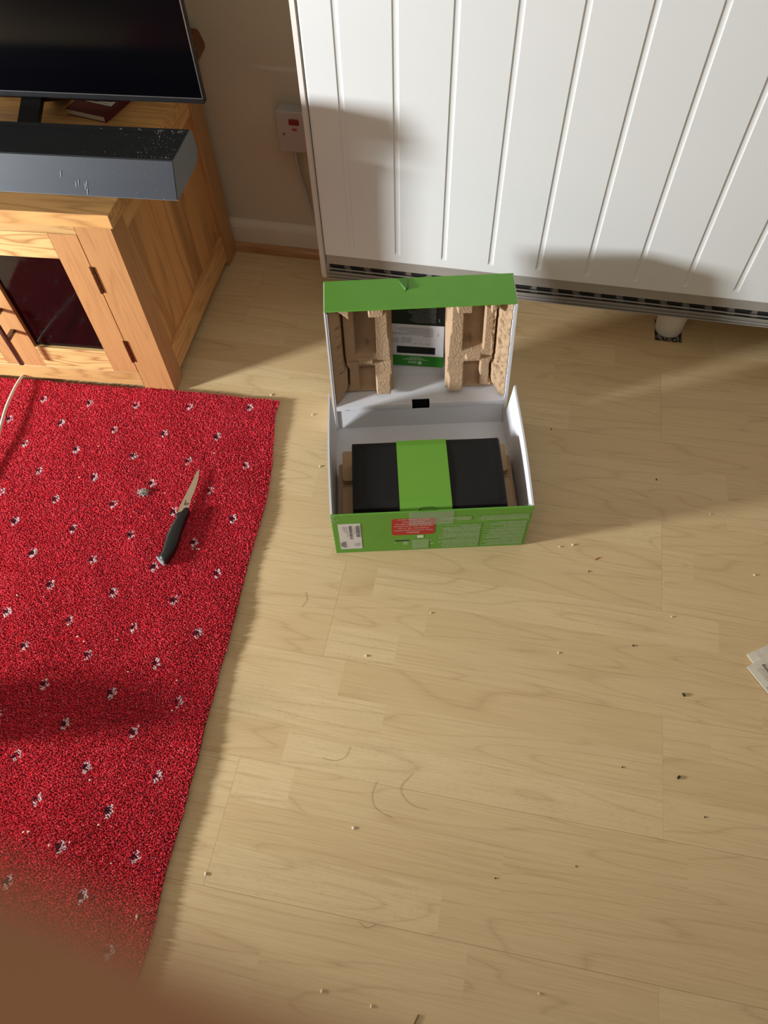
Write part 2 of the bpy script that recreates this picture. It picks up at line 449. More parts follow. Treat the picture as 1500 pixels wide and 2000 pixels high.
# top slab of three boards
for i, (d0, d1) in enumerate(((-0.0045, 0.155), (0.155, 0.325), (0.325, 0.492))):
    cb('top_board', -0.0065, CW + 0.0065, d0, d1, 0.4286, 0.4551, MOTOP, bev=0.0006)
for l0 in (0, CW - 0.0686):
    cb('leg', l0, l0 + 0.0686, 0, 0.0488, 0.0, 0.4286, MOZ)
    cb('leg', l0, l0 + 0.0686, 0.4207, 0.479, 0.0, 0.4286, MOZ)
cb('top_rail', 0.0686, CW - 0.0686, 0.0005, 0.022, 0.4089, 0.4286, MOX, bev=0.0004)
cb('bottom_rail', 0.0686, CW - 0.0686, 0.0003, 0.022, 0.0154, 0.0550, MOX, bev=0.0008)
for l0, l1 in ((0.004, 0.026), (CW - 0.026, CW - 0.004)):
    cb('side_rail', l0, l1, 0.0488, 0.4207, 0.0199, 0.0864, MOY)
    cb('side_rail', l0, l1, 0.0488, 0.4207, 0.385, 0.4286, MOY)
    dd = [0.0488, 0.118, 0.165, 0.238, 0.296, 0.352, 0.4207]
    for a, b in zip(dd[:-1], dd[1:]):
        lo = (l0 + 0.007, l1 - 0.006) if l0 < 0.1 else (l0 + 0.006, l1 - 0.007)
        cb('side_board', lo[0], lo[1], a, b, 0.0864, 0.385, MOP, bev=0.0003)
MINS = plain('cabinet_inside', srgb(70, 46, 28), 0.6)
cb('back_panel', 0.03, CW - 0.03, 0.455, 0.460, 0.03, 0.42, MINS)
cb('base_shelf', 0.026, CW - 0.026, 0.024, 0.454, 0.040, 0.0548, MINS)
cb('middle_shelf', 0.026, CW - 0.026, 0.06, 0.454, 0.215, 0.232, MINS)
def glass_material():
    m = M('smoked_glass')
    p = m.pos()
    sm = m.noise(m.xyz(*[m.math('MULTIPLY', q, k) for q, k in zip(m.sep(p), (9, 9, 14))]), 1.0, 3, 0.6, 2.5)
    sm = m.maprange(sm, 0.5, 0.75, 0, 1)
    m.set(srgb(34, 16, 16), m.maprange(sm, 0, 1, 0.05, 0.25), spec=0.32)
    m.b.inputs['Transmission Weight'].default_value = 0.55
    m.b.inputs['IOR'].default_value = 1.36
    return m.m
MGLASS = glass_material()
def smear_marks(door):
    pass
def door(l0, l1, st_hinge, st_other, hinge_at):
    z0, z1 = 0.0560, 0.4084; gz0, gz1 = 0.1152, 0.3534
    d = empty('door', (0, 0, 0), parent=cab)
    d.location = W((l0 + l1) / 2, 0.01, z0) - world_loc(cab)
    a, b = (l0 + st_hinge, l1 - st_other) if hinge_at == 'low' else (l0 + st_other, l1 - st_hinge)
    d0, d1 = 0.0, 0.018
    g = 0.0006
    cb('stile', l0 + g, a, d0, d1, z0, z1, MOZ, d, bev=0.0005); cb('stile', b, l1 - g, d0, d1, z0, z1, MOZ, d, bev=0.0005)
    cb('rail', a, b, d0 + 0.0001, d1, z0, gz0, MOXB, d, bev=0.0003); cb('rail', a, b, d0 + 0.0001, d1, gz1, z1, MOXB, d, bev=0.0003)
    bm = bmesh.new(); box(bm, a, b, 0.0075, 0.0105, gz0, gz1, f=W)
    fin('pane', bm, MGLASS, d)
    hl = l0 - 0.0002 if hinge_at == 'low' else l1 + 0.0002
    for zc in (0.3099, 0.1226):
        bm = bmesh.new()
        for k in range(5):
            za = zc - 0.030 + k * 0.0122
            P = W(hl, -0.0015, za)
            tube(bm, [P, P + Vector((0, 0, 0.0112))], 0.0034, 10)
        box(bm, hl - 0.0042, hl + 0.0042, -0.0002, 0.002, zc - 0.03, zc + 0.03, f=W)
        fin('hinge', bm, MBRASS, d)
    return d
dr = door(0.0686, 0.3281, 0.0545, 0.0508, 'low')
dl = door(0.3323, CW - 0.0686, 0.0545, 0.0325, 'high')
def handle(l, d):
    bm = bmesh.new()
    box(bm, l - 0.0045, l + 0.0045, -0.032, -0.025, 0.0895, 0.2250, f=W, bev=0.0012)
    for z in (0.160, 0.218): box(bm, l - 0.004, l + 0.004, -0.026, 0.0006, z - 0.004, z + 0.004, f=W)
    return fin('handle', bm, MSTEEL, d, label='dark metal bar handle')
handle(0.304, dr)
cb('contents', 0.10, 0.20, 0.10, 0.30, 0.0552, 0.10, MDARK, bev=0.004)

# ------------------------------------------------------------------ television
MBLACKG = plain('screen_black_gloss', srgb(5, 5, 8), 0.16, spec=0.12, var=0.2, scale=3)
MBLACK = plain('black_plastic', srgb(9, 9, 9), 0.4, var=0.1)
MSILV = plain('silver_edge', srgb(190, 188, 184), 0.25, metal=0.9)
MBROWN = plain('dark_grey_frame', srgb(30, 26, 22), 0.45)
tv = empty('television', W(0.33, 0.25, 0.4551), 'large flat television with black screen and thin silver edge on the oak cabinet', 'television')
TL, TR, TZ0, TZ1, TD = -0.1110, 0.771, 0.5120, 1.075, 0.2417
fin('frame', bx(TL - 0.0012, TR + 0.001, TD + 0.0015, TD + 0.0125, TZ0, TZ1, f=W, bev=0.0012), MBROWN, tv)
fin('screen', bx(TL + 0.0018, TR - 0.002, TD, TD + 0.003, TZ0 + 0.0102, TZ1 - 0.003, f=W), MBLACKG, tv)
bm = bmesh.new()
box(bm, TL, TR, TD - 0.0006, TD + 0.003, TZ0 + 0.0085, TZ0 + 0.0100, f=W)
box(bm, TL, TL + 0.0014, TD - 0.0006, TD + 0.003, TZ0 + 0.0085, TZ1 - 0.0015, f=W)
box(bm, TR - 0.0014, TR, TD - 0.0006, TD + 0.003, TZ0 + 0.0085, TZ1 - 0.0015, f=W)
box(bm, TL, TR, TD - 0.0006, TD + 0.003, TZ1 - 0.003, TZ1 - 0.0015, f=W)
fin('edge_strip', bm, MSILV, tv)
fin('chin', bx(TL, TR, TD + 0.0005, TD + 0.003, TZ0 - 0.0005, TZ0 + 0.0085, f=W), MBLACK, tv)
fin('back_housing', bx(TL + 0.16, TR - 0.10, TD + 0.012, TD + 0.055, TZ0 - 0.016, TZ1 - 0.18, f=W, bev=0.01), MBLACK, tv)  # lower end added below the chin to block light leaking under the screen
for s, l in ((1, 0.215), (-1, 0.445)):
    bm = bmesh.new()
    for (da, db) in ((0.1725, 0.250), (0.250, 0.335)):
        z_a, z_b = (0.4553, 0.4985) if da < 0.2 else (0.4985, 0.4553)
        q = []
        for dd_, zz in ((da, z_a), (db, z_b)):
            for ll in (l - 0.018, l + 0.020): q.append((ll, dd_, zz))
        vs = [bm.verts.new(W(a, b, c + e)) for e in (0.0, 0.012) for a, b, c in q]
        for f in ((0, 1, 3, 2), (4, 6, 7, 5), (0, 4, 5, 1), (2, 3, 7, 6), (0, 2, 6, 4), (1, 5, 7, 3)): bm.faces.new([vs[i] for i in f])
    fin('stand_foot', bm, MBLACK, tv)

# ------------------------------------------------------------------ sound bar
def mesh_fabric():
    m = M('punched_metal_mesh')
    x, y, z = m.sep(m.pos())
    a = m.math('SINE', m.math('MULTIPLY', x, 2600.0)); b = m.math('SINE', m.math('MULTIPLY', z, 2600.0))
    f = m.math('MULTIPLY', m.math('MULTIPLY', a, b), 0.5)
    f = m.math('ADD', f, 0.5)
    n = m.noise(m.xyz(m.math('MULTIPLY', x, 1.0), y, m.math('MULTIPLY', z, 3.0)), 14, 3)
    m.set(m.mix(f, srgb(20, 22, 26), m.mix(n, srgb(48, 52, 60), srgb(58, 63, 72))), 0.5, 0.1)
    return m.m
SB = empty('soundbar', W(0.34, 0.10, 0.4551), 'dusty black sound bar lying across the front of the oak cabinet top', 'speaker')
MSBT = plain('soundbar_black', srgb(34, 35, 35), 0.5, var=0.1, scale=40)
MSBS = plain('soundbar_end_grey', srgb(112, 114, 116), 0.45)
SL0, SL1 = -0.1130, 0.790
prf = [(0.0440, 0.4555), (0.0660, 0.5150), (0.1420, 0.5155), (0.1560, 0.5148), (0.1660, 0.5050), (0.1680, 0.4700), (0.1500, 0.4556)]
def sbp(l, d, z): return W(l, d, z)
def sb_piece(name, idx, mat, off=0.0):
    bm = bmesh.new()
    P = [prf[i] for i in idx]
    for (d0, z0), (d1, z1) in zip(P[:-1], P[1:]):
        poly(bm, [sbp(SL0 + off, d0, z0), sbp(SL1 - off, d0, z0), sbp(SL1 - off, d1, z1), sbp(SL0 + off, d1, z1)])
    return bm
bm = bmesh.new()
A = [bm.verts.new(sbp(SL0 + (0.0 if i < 3 else 0.001), d + 0.0006 * (i == 0), z - 0.0006 * (i in (1, 2))) ) for i, (d, z) in enumerate(prf)]
Bv = [bm.verts.new(sbp(SL1, d + 0.0006 * (i == 0), z - 0.0006 * (i in (1, 2)))) for i, (d, z) in enumerate(prf)]
for i in range(7): bm.faces.new((A[i], A[(i + 1) % 7], Bv[(i + 1) % 7], Bv[i]))
bm.faces.new(A); bm.faces.new(Bv[::-1])
fin('body', bm, MSBS, SB)
bm = bmesh.new(); th = 0.0012
n_ = Vector((0, -1, 0)) * 0.0012
def slab(bm, q, off):
    a = [bm.verts.new(p) for p in q]; b = [bm.verts.new(p + off) for p in q]
    bm.faces.new(a[::-1]); bm.faces.new(b)
    for i in range(4): bm.faces.new((a[i], a[(i + 1) % 4], b[(i + 1) % 4], b[i]))
slab(bm, [sbp(SL0 + 0.0012, 0.0442, 0.4568), sbp(SL1 - 0.001, 0.0442, 0.4568), sbp(SL1 - 0.001, 0.0657, 0.5143), sbp(SL0 + 0.0012, 0.0657, 0.5143)], Vector((0.0, -0.0012, 0.0005)))
fin('front_grille', bm, mesh_fabric(), SB)
bm = bmesh.new()
slab(bm, [sbp(SL0 + 0.0012, 0.0665, 0.5150), sbp(SL1 - 0.001, 0.0665, 0.5150), sbp(SL1 - 0.001, 0.1405, 0.5156), sbp(SL0 + 0.0012, 0.1405, 0.5156)], Vector((0, 0, 0.0010)))
fin('top_cover', bm, MSBT, SB)
bm = bmesh.new()
slab(bm, [sbp(SL0 + 0.0012, 0.1412, 0.5156), sbp(SL1 - 0.001, 0.1412, 0.5156), sbp(SL1 - 0.001, 0.1555, 0.5150), sbp(SL0 + 0.0012, 0.1555, 0.5150)], Vector((0, 0, 0.0008)))
fin('control_strip', bm, plain('control_strip_grey', srgb(46, 47, 46), 0.4), SB)
Rt = (W(0, 0) - W(1, 0)).normalized(); Bk = (W(0, 1) - W(0, 0)).normalized()
MPRINTG = plain('light_grey_print', srgb(170, 170, 168), 0.5)
for ll, s in ((0.0415, '-'), (0.0065, '+'), (-0.0275, '*-'), (-0.0635, 'O'), (-0.0985, 'O')):
    bm = bmesh.new(); P = W(ll, 0.1462, 0.5164)
    if s == 'O':
        for k in range(18):
            a0, a1 = 2 * math.pi * k / 18, 2 * math.pi * (k + 1) / 18
            poly(bm, [P + Rt * (r * math.cos(t)) + Bk * (r * math.sin(t)) for r, t in ((0.0034, a0), (0.0034, a1), (0.0024, a1), (0.0024, a0))])
        if ll > -0.08: text(bm, '-', P + Rt * 0.0035 + Bk * 0.003, Rt, Bk, 0.007)
    else: text(bm, s, P - Bk * 0.003, Rt, Bk, 0.012, 'C')
    fin('button_print', bm, MPRINTG, SB)
# dust on the bar: too many and too small to count
bm = bmesh.new()
def speck(bm, P, s):
    vs = [P + Vector((random.uniform(-s, s), random.uniform(-s, s), random.uniform(0, s))) for _ in range(4)]
    v = [bm.verts.new(p) for p in vs]
    for f in ((0, 1, 2), (0, 2, 3), (0, 3, 1), (1, 3, 2)): bm.faces.new([v[i] for i in f])
for i in range(150):
    l = min(0.2, -0.108 + abs(random.gauss(0, 0.05))); d = random.uniform(0.07, 0.152) if random.random() < .9 else 0.07
    speck(bm, W(l, d, 0.5168), random.choice((0.0004, 0.0006, 0.0006, 0.0009)))
for i in range(60):
    l = min(0.22, -0.108 + abs(random.gauss(0, 0.09))); t = random.random()
    speck(bm, W(l, 0.0430 + 0.0212 * t - 0.0006, 0.4575 + 0.0565 * t), 0.0006)
fin('dust', bm, plain('dust_white', srgb(220, 216, 208), 0.9), SB, kind='stuff')
# scuffs on the mesh
MSCUFF = plain('scuff_grey', srgb(150, 150, 152), 0.8)
for l, t in ((0.0885, 0.55), (0.0650, 0.30), (0.0600, 0.34), (0.0455, 0.32), (0.0490, 0.26), (0.0470, 0.12)):
    P = W(l, 0.0425 + 0.0212 * t - 0.0004, 0.4570 + 0.0575 * t); U = (W(0, 0.022, 0.058) - W(0, 0, 0)).normalized()
    bm = bmesh.new(); poly(bm, [P - U * 0.005, P - U * 0.005 + Rt * 0.0009, P + U * 0.005 + Rt * 0.003, P + U * 0.005 + Rt * 0.0015])
    fin('scuff', bm, MSCUFF, SB)

# ------------------------------------------------------------------ books beneath the television
MBURG = plain('burgundy_cover', srgb(92, 22, 30), 0.5)
MPAPER = plain('book_paper', srgb(196, 182, 156), 0.8)
def WR(lc, dc, ang, z):
    ca, sa = math.cos(ang), math.sin(ang)
    return lambda x, y, zz: W(lc + x * ca - y * sa, dc + x * sa + y * ca, z + zz)
bk = empty('notebook', W(0.12, 0.29, 0.4551), 'burgundy notebook lying on the cabinet beneath the television', 'book')
F1 = WR(0.1275, 0.327, 0.26, 0.4552)
fin('cover', bx(-0.0445, 0.0445, -0.055, 0.055, 0.0105, 0.0125, f=F1, bev=0.0006), MBURG, bk)
fin('cover', bx(-0.0445, 0.0445, -0.055, 0.055, 0.0, 0.002, f=F1, bev=0.0006), MBURG, bk)
fin('spine', bx(-0.045, -0.042, -0.055, 0.055, 0.0, 0.0125, f=F1, bev=0.001), MBURG, bk)
fin('page_block', bx(-0.042, 0.043, -0.0545, 0.053, 0.0021, 0.0104, f=F1), MPAPER, bk)
leafp = fin('receipt', bx(-0.036, 0.026, -0.022, 0.030, 0.0127, 0.0132, f=F1), plain('receipt_paper', srgb(206, 200, 192), 0.7))
tag(leafp, 'small white printed slip lying on the burgundy notebook', 'paper')
bm = bmesh.new()
for k in range(5):
    z_ = 0.01335
    box(bm, -0.030, random.uniform(-0.005, 0.015), -0.018 + k * 0.007, -0.0168 + k * 0.007, z_, z_ + 0.0001, f=F1)
fin('printed_line', bm, plain('ink_dark', srgb(60, 58, 60), 0.7), leafp)

# wooden bracket on the wall behind the television
bm = bmesh.new()
pr_ = [(-0.700, 0.514), (-0.676, 0.513), (-0.673, 0.508), (-0.6665, 0.487), (-0.668, 0.479), (-0.680, 0.462), (-0.700, 0.462)]
inner = [(-0.695, 0.506), (-0.6815, 0.505), (-0.690, 0.494), (-0.695, 0.494)]
o_ = [Vector((x, 1.425, z)) for x, z in pr_]; 
# ring built as strips between the outline and the hole
hole = [(-0.694, 0.506), (-0.684, 0.5062), (-0.682, 0.5055), (-0.684, 0.5015), (-0.688, 0.496), (-0.690, 0.495), (-0.694, 0.496)]
for y in (1.425, WY):
    pass
A = [[bm.verts.new((x, y, z)) for x, z in pr_] for y in (1.425, WY)]
Hh = [[bm.verts.new((x, y, z)) for x, z in hole] for y in (1.425, WY)]
for i in range(7):
    j = (i + 1) % 7
    bm.faces.new((A[0][i], A[0][j], Hh[0][j], Hh[0][i])); bm.faces.new((A[1][i], Hh[1][i], Hh[1][j], A[1][j]))
    bm.faces.new((A[0][i], A[1][i], A[1][j], A[0][j])); bm.faces.new((Hh[0][i], Hh[0][j], Hh[1][j], Hh[1][i]))
tag(fin('wooden_bracket', bm, wood('dark_bracket_wood', 'z', srgb(112, 66, 34), srgb(70, 38, 18), tone=0.02)), 'small dark wooden bracket on the wall behind the television edge', 'bracket')

# ------------------------------------------------------------------ rug
def gh(x, y, cx, cy, ax, ay, ang, amp):
    c, s = math.cos(ang), math.sin(ang)
    u = ((x - cx) * c + (y - cy) * s) / ax; v = (-(x - cx) * s + (y - cy) * c) / ay
    return amp * np.exp(-(u * u + v * v))
EDGE = [(0.9770, -0.4516), (0.9451, -0.4521), (0.8839, -0.4398), (0.8192, -0.4251), (0.7689, -0.4166), (0.7079, -0.4101), (0.6371, -0.4085), (0.5807, -0.4072), (0.527, -0.4032), (0.4755, -0.3993), (0.4258, -0.3965), (0.3683, -0.3953), (0.3363, -0.3925), (0.2784, -0.391), (0.2199, -0.3849), (0.1792, -0.3843), (0.1326, -0.3811), (0.0949, -0.3805), (0.0584, -0.38), (0.0234, -0.3779), (-0.01, -0.3729), (-0.0428, -0.371), (-0.0749, -0.3707), (-0.1, -0.3711), (-0.1188, -0.373), (-0.5, -0.38)]
ey = np.array([e[0] for e in EDGE])[::-1]; ex = np.array([e[1] for e in EDGE])[::-1]
def xr(y): return np.interp(y, ey, ex)
def yback(x): return np.where(x < -0.62, 0.9665 + 0.0735 * (x + 0.6864), 0.9665 + 0.0735 * 0.0664 + (x + 0.62) * 0.033)
def rug_h(x, y):
    x = np.asarray(x, float); y = np.asarray(y, float)
    h = 0.0052 + 0.0 * x
    h = h + gh(x, y, -0.80, 0.33, 0.14, 0.035, 0.12, 0.0055)       # ridge above the shadow
    h = h + gh(x, y, -0.47, 0.42, 0.10, 0.035, 0.7, 0.0035)
    h = h + gh(x, y, -0.60, 0.10, 0.16, 0.05, 0.25, 0.0030)
    h = h + gh(x, y, -0.66, 0.60, 0.05, 0.05, 0, -0.0016)
    h = h + gh(x, y, -0.50, 0.92, 0.06, 0.03, 0, 0.0035)
    h = h + gh(x, y, -0.385, 0.15, 0.03, 0.25, 0, 0.0020)
    h = h + 0.0010 * np.sin(x * 21 + 1.3 * np.sin(y * 9)) * np.sin(y * 17 + 0.7) + 0.0006 * np.sin(x * 47 + y * 31)
    return h
def mesh_np(name, verts, faces, mat, cols=None, smooth=True):
    me = bpy.data.meshes.new(name)
    verts = np.asarray(verts, np.float32); faces = np.asarray(faces, np.int32)
    k = faces.shape[1]
    me.vertices.add(len(verts)); me.vertices.foreach_set('co', verts.ravel())
    me.loops.add(faces.size); me.loops.foreach_set('vertex_index', faces.ravel())
    me.polygons.add(len(faces)); me.polygons.foreach_set('loop_start', np.arange(0, faces.size, k, dtype=np.int32))
    me.update(calc_edges=True); me.validate()
    if smooth: me.polygons.foreach_set('use_smooth', np.ones(len(me.polygons), bool))
    if cols is not None:
        at = me.color_attributes.new('Col', 'FLOAT_COLOR', 'POINT')
        at.data.foreach_set('color', np.asarray(cols, np.float32).ravel())
    me.materials.append(mat)
    return me
MBACK = plain('rug_backing', srgb(96, 18, 28), 0.95, var=0.2, scale=300)
nu, nv = 90, 150
us = np.linspace(0, 1, nu); vs_ = np.linspace(0, 1, nv)
U, V = np.meshgrid(us, vs_)
Y0 = -0.27 + V * (0.977 + 0.27)
X = -1.17 + U * (xr(Y0) + 1.17)
Y = -0.27 + V * (yback(X) + 0.27)
Zt = rug_h(X, Y)
top = np.stack([X, Y, Zt], -1).reshape(-1, 3); bot = np.stack([X, Y, 0 * Zt + 0.0006], -1).reshape(-1, 3)
idx = np.arange(nu * nv).reshape(nv, nu)
q = np.stack([idx[:-1, :-1], idx[:-1, 1:], idx[1:, 1:], idx[1:, :-1]], -1).reshape(-1, 4)
off = nu * nv
ring = np.concatenate([idx[0, :], idx[1:, -1], idx[-1, -2::-1], idx[-2:0:-1, 0]])
side = np.stack([ring, ring + off, np.roll(ring, -1) + off, np.roll(ring, -1)], -1)
rug = bpy.data.objects.new('rug', mesh_np('rug', np.vstack([top, bot]), np.vstack([q, q[:, ::-1] + off, side]), MBACK))
COL.objects.link(rug)
tag(rug, 'red carpet piece with small pink flower motifs lying on the laminate floor', 'rug')
# pile: jittered grid of tufts
PT = 0.00255
gx = np.arange(-1.171, -0.36, PT); gy = np.arange(-0.271, 0.985, PT)
TX, TY = np.meshgrid(gx, gy)
TX = (TX + (np.arange(len(gy)) % 2)[:, None] * PT / 2 + rng.uniform(-.35, .35, TX.shape) * PT).ravel(); TY = (TY + rng.uniform(-.35, .35, TY.shape) * PT).ravel()
keep = (TX < xr(TY) + 0.0012) & (TY < yback(TX) + 0.001)
TX, TY = TX[keep], TY[keep]
nT = len(TX)
TZ = rug_h(TX, TY)
MOT = [(-0.9698, 0.8941), (-0.8644, 0.9017), (-0.76, 0.9123), (-0.6437, 0.9293), (-0.5122, 0.9475), (-0.9021, 0.8375), (-0.782, 0.8398), (-0.6717, 0.8478), (-0.5582, 0.8591), (-0.9579, 0.772), (-0.841, 0.776), (-0.7158, 0.7829), (-0.5973, 0.7877), (-0.4769, 0.7982), (-0.8965, 0.7131), (-0.7762, 0.7173), (-0.653, 0.7235), (-0.5295, 0.7263), (-0.8329, 0.6529), (-0.7114, 0.662), (-0.5853, 0.666), (-0.4653, 0.6716), (-0.8902, 0.5891), (-0.7685, 0.5941), (-0.6515, 0.6008), (-0.5235, 0.6062), (-0.8234, 0.5286), (-0.703, 0.5355), (-0.5811, 0.5418), (-0.4587, 0.5495), (-0.7611, 0.4712), (-0.6382, 0.4783), (-0.5203, 0.4827), (-0.8162, 0.4052), (-0.6962, 0.4105), (-0.5754, 0.4183), (-0.455, 0.4272), (-0.7533, 0.3481), (-0.6362, 0.3539), (-0.5098, 0.3598), (-0.69, 0.2901), (-0.5685, 0.2968), (-0.4486, 0.3017), (-0.6267, 0.2315), (-0.5068, 0.239), (-0.6837, 0.1678), (-0.5625, 0.1722), (-0.4421, 0.1792), (-0.6197, 0.1108), (-0.4989, 0.1147), (-0.5527, 0.0517), (-0.434, 0.0602), (-0.6132, -0.009), (-0.4924, -0.0056), (-0.4266, -0.0646), (-1.02, 0.83), (-1.08, 0.885), (-0.95, 0.648), (-0.88, 0.468), (-1.01, 0.705), (-1.07, 0.762), (-1.13, 0.825), (-1.012, 0.585), (-0.945, 0.525), (-0.876, 0.345), (-0.938, 0.403), (-1.0, 0.462), (-0.812, 0.284), (-0.748, 0.226), (-0.874, 0.222), (-0.805, 0.162), (-0.738, 0.104), (-0.672, 0.046), (-0.734, -0.016), (-0.86, 0.10), (-0.80, 0.04), (-1.06, 0.52), (-1.06, 0.64), (-1.12, 0.70), (-1.0, 0.34), (-1.06, 0.40), (-0.94, 0.28), (-1.0, 0.22), (-0.93, 0.16)]
base = np.array([0.74, 0.034, 0.058])
var = np.clip(rng.normal(1.0, 0.20, nT), 0.5, 1.7)[:, None]
tc = base[None, :] * var
lightm = rng.random(nT) < 0.14
tc[lightm] = tc[lightm] * 1.1 + np.array([0.10, 0.09, 0.10])  # paler tufts paint the pile's pinkish highlights into the colour
for mx, my in MOT:
    near = (abs(TX - mx) < 0.016) & (abs(TY - my) < 0.016)
    ids = np.nonzero(near)[0]
    dx, dy = TX[ids] - mx, TY[ids] - my
    c, s = math.cos(0.15), math.sin(0.15)
    dx, dy = dx * c + dy * s, -dx * s + dy * c
    for (px, py, pr2, colr) in ((0.0050, 0.0062, 0.0034, (0.95, 0.78, 0.78)), (0.0078, -0.0010, 0.0034, (0.95, 0.78, 0.78)), (0.0018, -0.0068, 0.0040, (0.95, 0.78, 0.78)), (-0.0012, 0.0068, 0.0018, (0.9, 0.62, 0.64)), (-0.0010, 0.0004, 0.0042, (0.14, 0.010, 0.026))):
        hit_ = (dx - px) ** 2 + (dy - py) ** 2 < (pr2 * rng.uniform(0.8, 1.2)) ** 2
        tc[ids[hit_]] = np.array(colr) * var[ids[hit_]] ** 0.5
hgt = 0.0052 * rng.uniform(0.8, 1.25, nT)
edge_d = np.minimum(xr(TY) - TX, yback(TX) - TY)
ln = rng.normal(0, 0.0008, (nT, 2)); ln[:, 0] += np.where(edge_d < 0.006, 0.0016, 0.0003)
rad = PT * 0.64 * rng.uniform(0.85, 1.15, nT)
ang0 = rng.uniform(0, math.pi, nT)
vv = np.zeros((nT, 9, 3), np.float32)
for r_i, (rf, zf_) in enumerate(((1.0, 0.0), (0.80, 0.62))):
    for k in range(4):
        a_ = ang0 + k * math.pi / 2 + r_i * 0.6
        vv[:, r_i * 4 + k, 0] = TX + np.cos(a_) * rad * rf + ln[:, 0] * zf_
        vv[:, r_i * 4 + k, 1] = TY + np.sin(a_) * rad * rf + ln[:, 1] * zf_
        vv[:, r_i * 4 + k, 2] = TZ - 0.001 + hgt * zf_
vv[:, 8, 0] = TX + ln[:, 0]; vv[:, 8, 1] = TY + ln[:, 1]; vv[:, 8, 2] = TZ - 0.001 + hgt
fq = []
for k in range(4):
    k2 = (k + 1) % 4
    fq += [(k, k2, 4 + k2), (k, 4 + k2, 4 + k), (4 + k, 4 + k2, 8)]
fq = np.array(fq)
ff = (fq[None] + (np.arange(nT) * 9)[:, None, None]).reshape(-1, 3)
vc = np.ones((nT, 9, 4), np.float32); vc[:, :, :3] = tc[:, None, :]
m = M('wool_pile')
ca = m.n('ShaderNodeVertexColor'); ca.layer_name = 'Col'
m.set(ca.outputs[0], 0.85, spec=0.25)
m.b.inputs['Sheen Weight'].default_value = 0.2; m.b.inputs['Sheen Tint'].default_value = (1.0, 0.55, 0.6, 1); m.b.inputs['Sheen Roughness'].default_value = 0.4
pile = bpy.data.objects.new('pile', mesh_np('pile', vv.reshape(-1, 3), ff, m.m, vc.reshape(-1, 4)))
COL.objects.link(pile); pile.parent = rug; pile['kind'] = 'stuff'
def rz(x, y): return float(rug_h(x, y)) + 0.0038

# ------------------------------------------------------------------ knife on the rug
BL = [(-0.561, 0.7678), (-0.5652, 0.7596), (-0.5669, 0.7306), (-0.5691, 0.704), (-0.5713, 0.6778), (-0.5715, 0.6560), (-0.5638, 0.6590), (-0.5566, 0.6640), (-0.5525, 0.6735), (-0.5547, 0.6949), (-0.5541, 0.7131), (-0.5546, 0.7314), (-0.5562, 0.7457)]
HD = [(-0.5744, 0.6564), (-0.5702, 0.6571), (-0.5626, 0.661), (-0.5557, 0.6666), (-0.5515, 0.6724), (-0.5486, 0.6654), (-0.5496, 0.6489), (-0.549, 0.628), (-0.5479, 0.6124), (-0.5469, 0.5909), (-0.5489, 0.5692), (-0.5535, 0.552), (-0.5563, 0.5492), (-0.5668, 0.5531), (-0.5729, 0.5579), (-0.5704, 0.563), (-0.5692, 0.5715), (-0.5714, 0.5865), (-0.5738, 0.6053), (-0.5734, 0.6225), (-0.5702, 0.6353), (-0.5683, 0.6456), (-0.5699, 0.6516)]
kz = rz(-0.56, 0.66)
kn = empty('paring_knife', (-0.56, 0.66, kz), 'small kitchen knife with black handle lying on the red rug', 'knife')
bm = bmesh.new(); prism(bm, [Vector((x, y, kz + 0.0070)) for x, y in BL], 0.0013)
m = M('brushed_blade'); x_, y_, z_ = m.sep(m.pos())
nb_ = m.noise(m.xyz(m.math('MULTIPLY', x_, 900.0), m.math('MULTIPLY', y_, 20.0), 0.0), 1.0, 3)
m.set(m.mix(nb_, srgb(196, 184, 166), srgb(226, 216, 198)), 0.36, 0.85)
fin('blade', bm, m.m, kn)
bm = bmesh.new()
cx_, cy_ = -0.5605, 0.61
def ringpts(k, z): return [Vector((-0.5605 + (x + 0.5605) * k, y if abs(k - 1) < 1e-6 else 0.6108 + (y - 0.6108) * (1 - (1 - k) * 0.12), z)) for x, y in HD]
levels = [(0.72, kz - 0.001), (0.93, kz + 0.001), (1.0, kz + 0.0065), (1.0, kz + 0.0095), (0.90, kz + 0.0140), (0.66, kz + 0.0165), (0.3, kz + 0.0172)]
R_ = [[bm.verts.new(p) for p in ringpts(k, z)] for k, z in levels]
nn = len(HD)
for i in range(len(R_) - 1):
    for j in range(nn): bm.faces.new((R_[i][j], R_[i][(j + 1) % nn], R_[i + 1][(j + 1) % nn], R_[i + 1][j]))
bm.faces.new(R_[0][::-1]); bm.faces.new(R_[-1])
fin('handle', bm, plain('black_handle_plastic', srgb(24, 25, 25), 0.42, var=0.08), kn, smooth=True)
bm = bmesh.new(); prism(bm, [Vector((x, y, kz + 0.001)) for x, y in ((-0.576, 0.5561), (-0.5735, 0.5583), (-0.5642, 0.5548), (-0.5552, 0.5487), (-0.5574, 0.5455), (-0.5662, 0.5486))], 0.0145, bev=0.0012)
fin('end_cap', bm, plain('grey_end_cap', srgb(138, 142, 144), 0.5, metal=0.0), kn, label='pale grey end cap')
bm = bmesh.new()
Rk, Uk = Vector((-0.10, 0.995, 0)).normalized(), Vector((-0.995, -0.10, 0)).normalized()
text(bm, 'EJ', Vector((-0.5570, 0.6800, kz + 0.0085)), Rk, Uk, 0.0085, 'L', bold=0.03)
box(bm, -0.5645, -0.5632, 0.6795, 0.6915, kz + 0.0084, kz + 0.0085)
fin('blade_mark', bm, plain('etched_dark', srgb(60, 52, 44), 0.5), kn)

